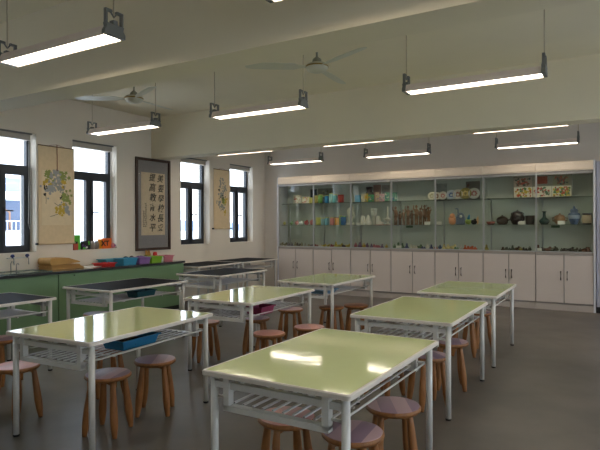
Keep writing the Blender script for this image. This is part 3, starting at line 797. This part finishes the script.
cup(335.4, S1, (120, 190, 190), .10, .18, 'aqua can on the top shelf, right of the tall one', g)
cup(341.0, S1, (176, 52, 40), .13, .17, 'wide red can at the right end of the top shelf cans', g, (120, 40, 30))
g = 'painted cans on the middle shelf'
cup(318.5, S2, (206, 202, 108), .11, .17, 'yellow can on the middle shelf, leftmost of its row', g)
cup(323.0, S2, (138, 178, 184), .10, .16, 'grey blue can on the middle shelf beside the yellow one', g)
cup(326.8, S2, (110, 168, 186), .09, .17, 'light blue can on the middle shelf beside the pink one', g)
cup(332.2, S2, (224, 140, 134), .10, .17, 'salmon pink can on the middle shelf', g)
cup(337.2, S2, (226, 160, 70), .11, .17, 'orange can with brown top on the middle shelf', g, (140, 80, 30))
cup(340.6, S2, (150, 170, 90), .07, .21, 'slim olive can on the middle shelf behind orange and blue', g)
cup(343.4, S2, (30, 104, 160), .12, .19, 'deep blue can on the middle shelf, right end of its row', g, (120, 170, 80))
# bay 1 artworks
def artwork(name, label, x0p, x1p, z0, z1, Y, seed, cols, bg, frame=None, cat='picture', grp=None, n=40, tilt=0):
    x0, x1 = shelf_x(x0p, Y), shelf_x(x1p, Y)
    t = thing(name, label, cat, ((x0+x1)/2, Y, z0), 0, grp); hw = (x1-x0)/2; hh = z1-z0
    MB().box(-hw, hw, 0, .008, 0, hh).build('board', bg, t)
    rnd = random.Random(seed); p = MB()
    for i in range(n):
        p.mi = i % len(cols); cx = rnd.uniform(-hw*.8, hw*.8); cz = rnd.uniform(hh*.12, hh*.88)
        rx = rnd.uniform(.012, .035)*min(1, hw*5); rz_ = rnd.uniform(.008, .03); a0 = rnd.random()*3
        pts = []
        for k in range(7):
            a = 2*math.pi*k/7; u, v = rx*math.cos(a), rz_*math.sin(a)
            X = max(-hw*.94, min(hw*.94, cx+u*math.cos(a0)-v*math.sin(a0))); Z = max(hh*.04, min(hh*.96, cz+u*math.sin(a0)+v*math.cos(a0)))
            pts.append((X, -.0008-i*.00004, Z))
        p.poly(pts)
    p.build('painted_motif', cols, t); return t
cream = cm((226, 220, 198), .6)
artwork('painted_card', 'white card with red drawing on the top shelf, leftmost', 293.5, 301.5, S1, S1+.20, 10.70, 1, [cm((190, 80, 70)), cm((200, 190, 150))], cream, n=16, grp='pale cards on the top shelf')
artwork('painted_card', 'white card with red letters-like marks, between leftmost card and yellow can', 302, 309, S1, S1+.16, 10.66, 2, [cm((200, 70, 60)), cm((220, 200, 120))], cream, n=14, grp='pale cards on the top shelf')
artwork('picture_board', 'dark blue small board standing high behind the first mullion', 310.5, 317, S1+.0, S1+.33, 10.86, 3, [cm((30, 70, 90)), cm((50, 90, 110))], cm((60, 74, 76), .6), n=14)
artwork('picture_board', 'brownish landscape board behind the coloured cans of the top shelf', 318, 333, S1+.0, S1+.34, 10.86, 4, [cm((96, 92, 60)), cm((140, 136, 110)), cm((150, 150, 140))], cm((120, 122, 106), .6), n=24)
# small clay on middle shelf bay 1
def lump(px, z, rgb, w_, h, name, label, cat='clay model', grp=None, Y=YC):
    b = MB(); r = w_/2
    b.ball((0, 0, h*.42), r, r*.8, h*.42, 10); b.ball((r*.3, 0, h*.78), r*.45, r*.45, h*.24, 8); b.ball((-r*.5, -.01, h*.5), r*.4, r*.4, h*.3, 8)
    return put(b, name, cm(rgb, .6), label, cat, px, z, Y, grp)
lump(284.6, S2, (206, 196, 130), .07, .09, 'clay_animal', 'cream clay piece at the left end of the middle shelf')
lump(291.6, S2, (120, 150, 90), .09, .10, 'clay_animal', 'green clay piece on the middle shelf')
lump(297.0, S2, (206, 120, 110), .09, .11, 'clay_animal', 'pinkish red clay piece on the middle shelf')
lump(301.0, S2, (232, 230, 226), .11, .10, 'clay_animal', 'white clay piece between pink and red ones on the middle shelf')
lump(306.5, S2, (168, 52, 48), .12, .12, 'clay_animal', 'dark red clay piece with a spike on the middle shelf')
lump(311.5, S2, (206, 120, 116), .09, .13, 'clay_animal', 'rosy clay piece left of the first mullion on the middle shelf')
# bay 3, top shelf : colourful little pictures and boxes
def box_item(name, label, px, z, w_, d_, h, rgb, grp=None, cat='box', Y=YC):
    return put(MB().box(-w_/2, w_/2, -d_/2, d_/2, 0, h, .004), name, cm(rgb, .6), label, cat, px, z, Y, grp)
box_item('blue_box', 'light blue box on the top shelf right of the second mullion', 358, S1, .11, .08, .15, (110, 176, 206))
for i, (a, b_, h, cols, lb) in enumerate([
    (361, 364.5, .17, [(226, 216, 180), (190, 150, 110)], 'cream patterned card beside the light blue box'),
    (364.7, 368, .18, [(220, 190, 60), (220, 110, 50)], 'yellow card with orange marks on the top shelf'),
    (368.2, 374, .15, [(40, 140, 80), (220, 120, 50)], 'green painted card with orange top on the top shelf'),
    (375.5, 379, .20, [(220, 190, 150), (200, 110, 100)], 'peach card right of the green painted card'),
    (379.3, 384.5, .16, [(224, 170, 170), (120, 170, 120)], 'pink and green card on the top shelf'),
    (384.8, 389.5, .19, [(120, 176, 140), (230, 220, 190)], 'mint card left of the third mullion'),
    (391.8, 397, .18, [(100, 160, 140), (226, 226, 190)], 'teal and cream card right of the third mullion')]):
    artwork('painted_card', lb, a, b_, S1, S1+h, 10.66+.01*(i % 2), 10+i, [cm(cols[1]), cm((230, 224, 200)), cm((60, 80, 150))], cm(cols[0], .6), n=12, grp='bright cards on the top shelf')
artwork('picture_board', 'reddish brown board standing behind the bright cards', 373.5, 381, S1+0, S1+.37, 10.87, 30, [cm((150, 110, 100)), cm((170, 130, 120))], cm((156, 118, 106), .6), n=10)
artwork('picture_board', 'greyish board behind the mint card', 382, 390, S1+0, S1+.36, 10.87, 31, [cm((130, 120, 116)), cm((100, 100, 104))], cm((140, 132, 124), .6), n=14)
# dark bust on top shelf
b = MB(); b.box(-.08, .08, -.04, .04, 0, .18, .02); b.ball((0, 0, .26), .06, .06, .075, 12); b.ball((0, 0, .16), .1, .05, .08, 12); b.ball((-.05, 0, .30), .03, .03, .03, 8); b.ball((.05, 0, .30), .03, .03, .03, 8)
put(b, 'dark_figurine', cm((52, 34, 28)), 'dark brown figurine standing behind the bright cards', 'figurine', 369.5, S1, 10.76)
# bay 2/3 mid shelf: plaster works
PL = cm((226, 222, 206), .6)
b = MB(); b.box(-.09, .09, -.05, .05, 0, .05, .01); b.ball((0, 0, .14), .05, .045, .11, 12); b.ball((-.01, 0, .28), .075, .05, .10, 12); b.ball((.03, 0, .36), .05, .045, .07, 10); b.path([(.06, 0, .3), (.10, -.01, .22), (.075, 0, .15)], .022, 8)
put(b, 'plaster_torso', PL, 'tall rough plaster torso straddling the second mullion', 'sculpture', 350.5, S2, 10.72)
box_item('plaster_block', 'low white plaster block right of the second mullion', 359.3, S2, .10, .09, .05, (230, 226, 214), cat='sculpture')
b = MB(); b.lathe([(0, 0), (.055, 0), (.06, .03), (.05, .12), (.038, .18), (.02, .20), (0, .2)], n=14); b.ball((.02, 0, .15), .03, .03, .05, 8)
put(b, 'plaster_bust', PL, 'white plaster bust beside the low block', 'sculpture', 363.0, S2)
b = MB(); b.lathe([(0, 0), (.085, 0), (.075, .06), (.05, .13), (.025, .19), (0, .22)], n=14)
put(b, 'plaster_cone', PL, 'white conical plaster piece on the middle shelf', 'sculpture', 368.2, S2)
b = MB(); b.lathe([(0, 0), (.05, 0), (.062, .03), (.065, .10), (.055, .12), (.07, .13), (.07, .15), (.05, .16), (0, .16)], n=16); b.box(-.03, .03, -.03, .03, -.19, 0)
put(b, 'covered_pot_on_post', cm((216, 216, 200), .5), 'pale covered pot raised on a dark post in the middle cabinet', 'pot', 374.0, S2+.19, 10.74)
b = MB(); b.prism([(-.05, 0), (.10, 0), (.10, .03), (.03, .07), (.01, .17), (-.05, .18)], -.035, .035, 'y')
put(b, 'plaster_boot', PL, 'white plaster boot on the red base sheet', 'sculpture', 379.0, S2+.006)
b = MB(); b.lathe([(0, 0), (.06, 0), (.055, .015), (.02, .03), (.018, .07), (.07, .10), (.085, .125), (.04, .13), (.02, .16), (.016, .36), (.008, .38), (0, .385)], n=16)
put(b, 'plaster_vase', PL, 'tall white plaster vase with thin neck on the red base sheet', 'sculpture', 387.6, S2+.006)
put(MB().box(-.15, .15, -.08, .08, 0, .006), 'red_base_sheet', cm((190, 60, 50), .7), 'red base sheet under the plaster boot and vase', 'sheet', 383, S2)
# carved wooden figures
WD = [mat('carved_wood_%d' % i, c_, .6, var=.2, scale=30) for i, c_ in enumerate([(140, 104, 76), (120, 86, 60), (158, 118, 84)])]
def figure(px, h, arms, m, Y):
    b = MB(); s = h/.42
    b.box(-.03*s, .03*s, -.025, .025, 0, .012)
    b.path([(-.016*s, 0, .01), (-.02*s, .005, .09*s), (-.008*s, 0, .18*s)], [.018*s, .016*s, .024*s], 8)
    b.path([(.018*s, 0, .01), (.022*s, -.005, .09*s), (.008*s, 0, .18*s)], [.018*s, .016*s, .024*s], 8)
    b.path([(0, 0, .165*s), (0, 0, .22*s), (.003, 0, .28*s), (0, 0, .31*s), (0, 0, .335*s)], [.036*s, .030*s, .046*s, .032*s, .014*s], 10)
    b.ball((0, 0, .37*s), .027*s, .027*s, .034*s, 10)
    for sg, (ex, ez, hx, hz) in zip((-1, 1), arms):
        b.path([(sg*.03*s, 0, .295*s), (sg*ex*s, -.01, ez*s), (sg*hx*s, -.015, hz*s)], [.016*s, .013*s, .010*s], 8)
    return b
up_ = (.06, .33, .05, .40); dn = (.055, .23, .03, .17); out = (.07, .27, .10, .32)
FG = [(395.6, .40, (up_, dn)), (400.0, .30, (dn, dn)), (403.6, .34, (out, up_)), (408.0, .41, (up_, out)), (412.0, .32, (dn, out)), (416.4, .42, (up_, dn)), (420.4, .36, (out, dn)), (424.6, .42, (up_, up_)), (428.6, .38, (dn, up_))]
for i, (px, h, ar) in enumerate(FG):
    put(figure(px, h, ar, None, YC), 'wooden_figure', WD[i % 3], 'carved brown wooden standing figure, one of the row on the middle shelf', 'figurine', px, S2, YC+.03*(i % 3-1), 'carved wooden figures')
# white labels
for px, z, lb in ((427.5, S2, 'in front of the carved wooden figures'), (439, S2, 'right of the fourth mullion, left of the orange doll'), (521.5, S2, 'in front of the dark brown jar'), (561.3, S2, 'in front of the tan pot'), (538.4, ZD, 'on the cabinet deck beside the rightmost mullion'), (399, ZD, 'on the deck below the wooden figures')):
    t = put(MB().prism([(-.03, 0), (-.026, 0), (-.006, .065), (-.010, .065)], -.058, .058, 'x'), 'label_card', cm((232, 230, 218), .6), 'small white label card '+lb, 'label', px, z, 10.57, 'white label cards')
# bay 5: plates etc. on top shelf
def plate(px, r, rgb, rgb2, lb):
    t = thing('decorated_plate', lb, 'plate', (shelf_x(px, 10.72), 10.72, S1), 0, 'decorated plates on the top shelf')
    b = MB(); b.lathe([(0, 0), (r*.6, 0), (r, .018), (r*.98, .022), (r*.6, .006), (0, .006)], n=24)
    bmesh.ops.rotate(b.bm, verts=b.bm.verts, matrix=Matrix.Rotation(math.radians(80), 3, 'X'), cent=(0, 0, 0))
    bmesh.ops.translate(b.bm, verts=b.bm.verts, vec=(0, 0, r))
    b.build('dish', cm(rgb, .3), t)
    p = MB(); rnd = random.Random(int(px))
    for i in range(7):
        a = i*.9; rr = r*.38; c = (rr*math.cos(a), -.012-.0002*i, r+rr*math.sin(a))
        p.poly([(c[0]+r*.18*math.cos(u), c[1], c[2]+r*.18*math.sin(u)) for u in [k*math.pi/3 for k in range(6)]])
    p.build('motif', cm(rgb2), t)
for px, r, c1, c2, lb in ((432, .085, (226, 220, 196), (200, 190, 150), 'cream plate behind the fourth mullion'), (437, .08, (222, 214, 196), (180, 120, 90), 'cream plate with brown motif right of the fourth mullion'), (443, .085, (214, 206, 190), (190, 100, 90), 'cream plate with red motif on the top shelf'),
                      (451.5, .095, (180, 190, 204), (70, 100, 160), 'pale blue plate on the top shelf'), (458, .10, (206, 196, 180), (160, 90, 80), 'beige plate with reddish motif on the top shelf'),
                      (465.8, .115, (140, 128, 60), (230, 200, 120), 'olive and yellow plate on the top shelf'), (474.3, .11, (190, 190, 180), (160, 90, 90), 'grey plate with dull red motif on the top shelf')):
    plate(px, r, c1, c2, lb)
artwork('picture_board', 'blue grey wavy painting standing behind the cream plates', 434.5, 447, S1+.0, S1+.34, 10.87, 40, [cm((100, 108, 116)), cm((130, 134, 132))], cm((140, 144, 136), .6), n=18)
artwork('picture_board', 'dull red painting behind the olive plate', 466, 480, S1+.0, S1+.36, 10.87, 41, [cm((110, 70, 66)), cm((126, 116, 108))], cm((120, 112, 104), .6), n=18)
# bay 5 mid shelf
b = MB(); b.ball((0, 0, .07), .075, .06, .075, 12); b.ball((0, 0, .17), .055, .05, .055, 12); b.ball((-.05, -.02, .12), .025, .025, .03, 8); b.ball((.05, -.02, .12), .025, .025, .03, 8)
put(b, 'clay_doll', cm((232, 160, 110), .5), 'orange clay doll on the middle shelf', 'clay model', 452.4, S2)
b = MB(); b.box(-.08, .08, -.05, .05, 0, .17, .02); b.ball((0, 0, .18), .07, .05, .06, 12); b.path([(-.04, 0, .2), (-.05, 0, .31), (-.1, 0, .315)], .014, 8); b.mi = 1; b.ball((.02, -.05, .16), .028, .02, .028, 8)
put(b, 'clay_robot', [cm((110, 122, 140), .5), cm((226, 224, 206), .5)], 'grey blue clay creature with a raised hook arm', 'clay model', 460.5, S2)
b = MB(); b.ball((0, 0, .06), .065, .045, .055, 12); b.mi = 1; b.path([(0, 0, .10), (.01, 0, .16), (.02, 0, .20)], [.03, .022, .006], 8)
put(b, 'clay_fish', [cm((170, 190, 80), .5), cm((60, 140, 170), .5)], 'yellow green clay fish with a blue tail pointing up', 'clay model', 468.4, S2)
lump(474.0, S2, (34, 32, 34), .12, .12, 'clay_animal', 'black clay animal left of the fifth mullion on the middle shelf')
lump(477.6, S2, (224, 176, 120), .045, .17, 'clay_animal', 'slim peach clay piece behind the black clay animal', Y=10.74)
# pots
def pot(px, z, prof, rgb, name, label, rough=.25, cat='pot', extra=None, n=28):
    t = thing(name, label, cat, (shelf_x(px, YC), YC, z))
    MB().lathe(prof, n=n).build('body', cm(rgb, rough), t)
    if extra: extra(t)
    return t
def lid_knob(zz, r, rgb):
    def f(t): MB().lathe([(0, zz), (r, zz), (r*.9, zz+.012), (r*.3, zz+.025), (.012, zz+.03), (.018, zz+.045), (0, zz+.05)], n=24).build('lid', cm(rgb, .3), t)
    return f
pot(490.8, S2, [(0, 0), (.05, 0), (.075, .03), (.08, .06), (.072, .06), (.04, .02), (0, .015)], (150, 84, 72), 'clay_bowl', 'small reddish clay bowl right of the fifth mullion', cat='bowl')
def th(t):
    MB().path([(.09, 0, .08), (.14, 0, .095), (.155, 0, .085)], [.016, .014, .012], 10).build('handle', cm((64, 46, 34), .3), t)
    lid_knob(.135, .07, (70, 52, 38))(t)
pot(502.3, S2, [(0, 0), (.07, 0), (.095, .03), (.105, .08), (.095, .12), (.075, .135), (0, .135)], (66, 48, 36), 'clay_teapot', 'brown lidded pot with a side handle on the middle shelf', extra=th, cat='teapot')
def jr(t):
    for a in range(4):
        x, y = .098*math.cos(a*math.pi/2+.6), .098*math.sin(a*math.pi/2+.6)
        MB().path([(x, y, .175), (x*1.25, y*1.25, .19), (x*1.1, y*1.1, .215)], .01, 8).build('lug', cm((40, 24, 20), .2), t)
    lid_knob(.225, .085, (44, 26, 20))(t)
pot(517.5, S2, [(0, 0), (.075, 0), (.10, .03), (.13, .10), (.125, .15), (.09, .195), (.085, .21), (.10, .225), (0, .225)], (38, 22, 20), 'dark_jar', 'large glossy dark brown lidded jar on the middle shelf', .12, 'jar', jr)
pot(530, S2, [(0, 0), (.07, 0), (.082, .155), (.086, .165), (.076, .165), (.062, .02), (0, .02)], (44, 30, 22), 'dark_tumbler', 'dark brown straight sided pot left of the rightmost mullion', .4)
pot(544.3, S2, [(0, 0), (.05, 0), (.06, .01), (.085, .045), (.088, .07), (.06, .10), (.028, .13), (.024, .19), (.028, .225), (.042, .24), (.032, .24), (0, .2)], (34, 66, 62), 'green_vase', 'dark green bottle vase with a flared neck', .15, 'vase')
def tan(t):
    for s_ in (-1, 1): MB().path([(s_*.085, 0, .12), (s_*.125, 0, .115), (s_*.115, 0, .07), (s_*.09, 0, .06)], .01, 8).build('handle', cm((130, 92, 58), .4), t)
    lid_knob(.15, .075, (150, 110, 72))(t)
pot(559.8, S2, [(0, 0), (.055, 0), (.08, .03), (.098, .08), (.09, .12), (.08, .135), (.098, .15), (0, .15)], (150, 112, 74), 'tan_pot', 'tan lidded pot with two small handles on the middle shelf', .4, 'pot', tan)
pot(574.2, S2, [(0, 0), (.055, 0), (.06, .02), (.085, .08), (.10, .14), (.092, .19), (.055, .215), (.06, .225), (0, .225)], (92, 112, 142), 'ginger_jar', 'blue and white lidded ginger jar with a pointed lid', .15, 'jar',
    lambda t: (MB().lathe([(.062, .225), (.066, .25), (.045, .275), (.018, .285), (.022, .30), (.012, .315), (0, .33)], n=24).build('lid', cm((96, 112, 138), .2), t),
               MB().lathe([(.093, .10), (.0985, .12), (.1025, .14), (.099, .162)], n=28).build('painted_band', cm((168, 180, 196), .2), t)))
pot(587, S2, [(0, 0), (.06, 0), (.072, .02), (.084, .06), (.084, .13), (.07, .165), (0, .165)], (196, 176, 140), 'cream_jar', 'cream jar with black rim and black foot at the right end', .4, 'jar',
    lambda t: (MB().lathe([(0, .165), (.072, .165), (.078, .175), (.078, .195), (.06, .195), (0, .18)], n=28).build('rim', cm((34, 30, 28), .3), t),
               MB().lathe([(.061, 0), (.066, .002), (.076, .018), (.0735, .022)], n=28).build('foot', cm((34, 30, 28), .3), t)))
# under shelf green papers
for px, lb in ((409.5, 'small green paper hanging below the shelf of carved figures'), (555.5, 'dull green paper hanging under the tan pot')):
    put(MB().box(-.07, .07, -.01, .01, -.06, -.014), 'green_paper', cm((60, 92, 60), .7), lb, 'paper', px, S2-.0, 10.80)
# big boards at right, top shelf
RB, RG = [cm((176, 70, 56)), cm((76, 84, 78)), cm((140, 90, 66))], [cm((206, 180, 60)), cm((190, 80, 50)), cm((90, 130, 80)), cm((226, 216, 190))]
Yb = 10.70
artwork('picture_board', 'bright floral picture on cream board, left of the three in the lower row', 514.0, 532.5, S1, S1+.20, Yb, 50, RG, cream, n=60, grp='pictures on the top shelf')
artwork('picture_board', 'bright floral picture with reds, middle of the three in the lower row', 533.2, 551.5, S1, S1+.20, Yb, 51, [cm((180, 70, 60)), cm((226, 216, 190)), cm((90, 120, 90))], cream, n=60, grp='pictures on the top shelf')
artwork('picture_board', 'bright yellow and red floral picture, right of the three in the lower row', 552.0, 571.5, S1, S1+.20, Yb, 52, RG[:3], cream, n=70, grp='pictures on the top shelf')
artwork('picture_board', 'dark red arched picture, left of the three in the upper row', 514.5, 532.0, S1+.21, S1+.38, Yb+.012, 53, RB, cm((176, 160, 144), .6), n=34, grp='pictures on the top shelf')
artwork('picture_board', 'plain brick red picture, middle of the three in the upper row', 536.5, 547.5, S1+.25, S1+.385, Yb+.012, 54, [cm((168, 76, 54))], cm((160, 72, 52), .6), n=3, grp='pictures on the top shelf')
artwork('picture_board', 'dark green and red patterned picture, right of the three in the upper row', 553.0, 569.5, S1+.21, S1+.385, Yb+.012, 55, RB, cm((150, 146, 116), .6), n=36, grp='pictures on the top shelf')
tag(MB().box(shelf_x(513.5, Yb+.03), shelf_x(572.2, Yb+.03), Yb+.022, Yb+.034, S1, S1+.40).build('display_board', cm((150, 146, 132), .6)), 'long grey board carrying the six bright pictures', 'board')

# tiny clay pieces along the deck of every cabinet
PAL = {0: [(150, 140, 110), (90, 80, 70), (120, 110, 120), (170, 160, 150)], 1: [(150, 50, 46), (70, 50, 44), (190, 170, 70), (200, 190, 170), (90, 60, 50)],
       2: [(190, 110, 120), (200, 170, 80), (120, 90, 120), (170, 80, 70), (210, 200, 170)], 3: [(90, 90, 130), (60, 50, 46), (200, 180, 70), (220, 210, 190), (100, 120, 90)],
       4: [(220, 200, 140), (80, 100, 140), (190, 80, 60), (200, 190, 180), (110, 140, 110)], 5: [(54, 46, 38), (90, 70, 50), (160, 140, 60), (80, 86, 70)], 6: [(56, 48, 40), (70, 66, 50), (110, 70, 50), (84, 84, 62)]}
base = {}
def clay_mesh(kind, mats):
    b = MB()
    if kind == 0: b.ball((0, 0, .022), .032, .022, .022, 8); b.ball((.026, 0, .045), .016, .014, .016, 8); b.path([(-.03, 0, .025), (-.045, 0, .045)], [.006, .003], 6)
    elif kind == 1: b.lathe([(0, 0), (.025, 0), (.03, .02), (.018, .035), (.012, .05), (0, .055)], n=10); b.ball((0, 0, .062), .014, .014, .014, 8)
    elif kind == 2: b.box(-.035, .035, -.02, .02, 0, .022, .006); b.ball((-.015, 0, .032), .016, .014, .016, 8); b.ball((.018, 0, .028), .012, .012, .012, 8)
    else: b.ball((0, 0, .02), .025, .02, .02, 8); b.path([(-.02, 0, .02), (0, 0, .06), (.022, 0, .02)], .007, 6)
    return b
bayname = ['first pane from the window wall', 'second pane from the window wall', 'third pane from the window wall', 'middle pane', 'third pane from the right end', 'second pane from the right end', 'right end pane']
px = 281.5; i = 0
while px < 590:
    bn = bayno(px); rgb = PAL[bn][random.randrange(len(PAL[bn]))]; kd = random.randrange(4)
    edges = [277.7, 314.5, 351, 391, 434, 482.5, 535, 595]
    skip = min(abs(px-e) for e in edges) < 1.6 or (bn == 4 and px > 474) or (bn == 5 and px < 503 and i % 4) 
    key = (kd, rgb)
    if not skip:
        Y = 10.56+.075*(i % 3)+random.uniform(-.01, .01)
        if key not in base:
            o = clay_mesh(kd, None).build('clay_figure', cm(rgb, .6)); base[key] = o
        else:
            o = base[key].copy(); COL.objects.link(o)
        if bn == 4 and 464 < px < 473: o.data = o.data.copy(); o.data.materials[0] = cm((206, 90, 40), .6)
        tag(o, 'tiny clay piece on the cabinet deck behind the %s' % bayname[bn], 'clay model', 'clay pieces behind the %s' % bayname[bn], loc=(shelf_x(px, Y), Y, ZD), rz=random.uniform(-.6, .6))
        sc_ = random.uniform(1.15, 1.75); o.scale = (sc_, sc_, sc_)
    px += random.uniform(3.0, 4.0)*(1+ (px-280)/900); i += 1

# ------------------------------------------------------------------ outside the windows
WHT = mat('render_white', (236, 238, 242), .8); BLU = mat('shaded_glass_blue', (70, 84, 108), .3)
t = thing('neighbouring_building', 'white building with recessed balcony seen through the nearest window', 'building', (-30, 17, 0))
m = MB()
zb = [-8, 1.15, 3.05, 3.4, 4.25, 9.5]
m.box(-6, 0, -9, 5.0, -8, 1.2); m.box(-6, 0, -9, 5.0, 3.05, 3.45); m.box(-6, 0, -9, 5.0, 4.3, 9.5)
m.box(-6, -1.2, -9, 5.0, 1.2, 3.05); m.box(-6, -.3, -9, 5.0, 3.45, 4.3); m.box(-1.2, 0, 4.6, 5.0, 1.2, 3.05)
m.build('wall', WHT, t)
MB().box(-1.2, -1.15, -6, 4.4, 1.25, 3.0).build('window_band', BLU, t)
MB().box(-.3, -.27, -6, 4.8, 3.5, 4.25).build('window_band', mat('grey_glass', (128, 138, 156), .4), t)
rl = MB()
for i in range(40): rl.box(-.05, -.02, -6+i*.26, -5.97+i*.26, 1.2, 1.75)
rl.box(-.06, -.01, -6, 4.6, 1.75, 1.8); rl.build('railing', mat('rail_white', (210, 214, 220), .5), t)
g_ = MB(); g_.path([(-.9, .1, 1.3), (-.9, .1, 2.2), (-.9, .9, 2.75), (-.9, 1.7, 2.3), (-.9, 1.7, 1.3)], .06, 6); g_.path([(-.9, .9, 1.3), (-.9, .9, 2.7)], .05, 6)
g_.build('porch_frame', mat('porch_brown', (150, 110, 84), .6), t)
t = thing('white_block', 'second white building farther off behind the neighbouring one', 'building', (-60, 48, 0))
m = MB(); m.box(-8, 0, -3, 3.0, -8, 7.5); m.build('wall', WHT, t)
m = MB()
for i in range(3): m.box(0, .05, 1.2, 2.2, -1+i*2.6, .6+i*2.6)
m.build('window_column', BLU, t)
struct(MB().box(-900, -60, -200, 1400, -8.3, -8).build('trim_4', mat('far_ground', (196, 200, 198), .9)), 'open ground outside far below')
h = MB()
rnd = random.Random(2)
pts = [(-60+i*25, 4+5*rnd.random()+4*math.sin(i*.5)) for i in range(60)]
h.prism([(-60, -8)]+pts+[(pts[-1][0], -8)], -620, -600, 'x')
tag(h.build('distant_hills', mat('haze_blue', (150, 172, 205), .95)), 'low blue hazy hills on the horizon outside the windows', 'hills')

# ------------------------------------------------------------------ sky
wd = bpy.data.worlds.new('world'); sc.world = wd; wd.use_nodes = True; nt = wd.node_tree
bg = nt.nodes['Background']
tc = nt.nodes.new('ShaderNodeTexCoord'); n = nt.nodes.new('ShaderNodeTexNoise'); n.inputs['Scale'].default_value = 2.5; n.inputs['Detail'].default_value = 5
nt.links.new(tc.outputs['Generated'], n.inputs['Vector'])
r = nt.nodes.new('ShaderNodeValToRGB'); r.color_ramp.elements[0].position = .35; r.color_ramp.elements[1].position = .7
r.color_ramp.elements[0].color = (.70, .82, 1.0, 1); r.color_ramp.elements[1].color = (.86, .92, 1.0, 1)
nt.links.new(n.outputs['Fac'], r.inputs[0]); nt.links.new(r.outputs[0], bg.inputs['Color']); bg.inputs['Strength'].default_value = 2.4
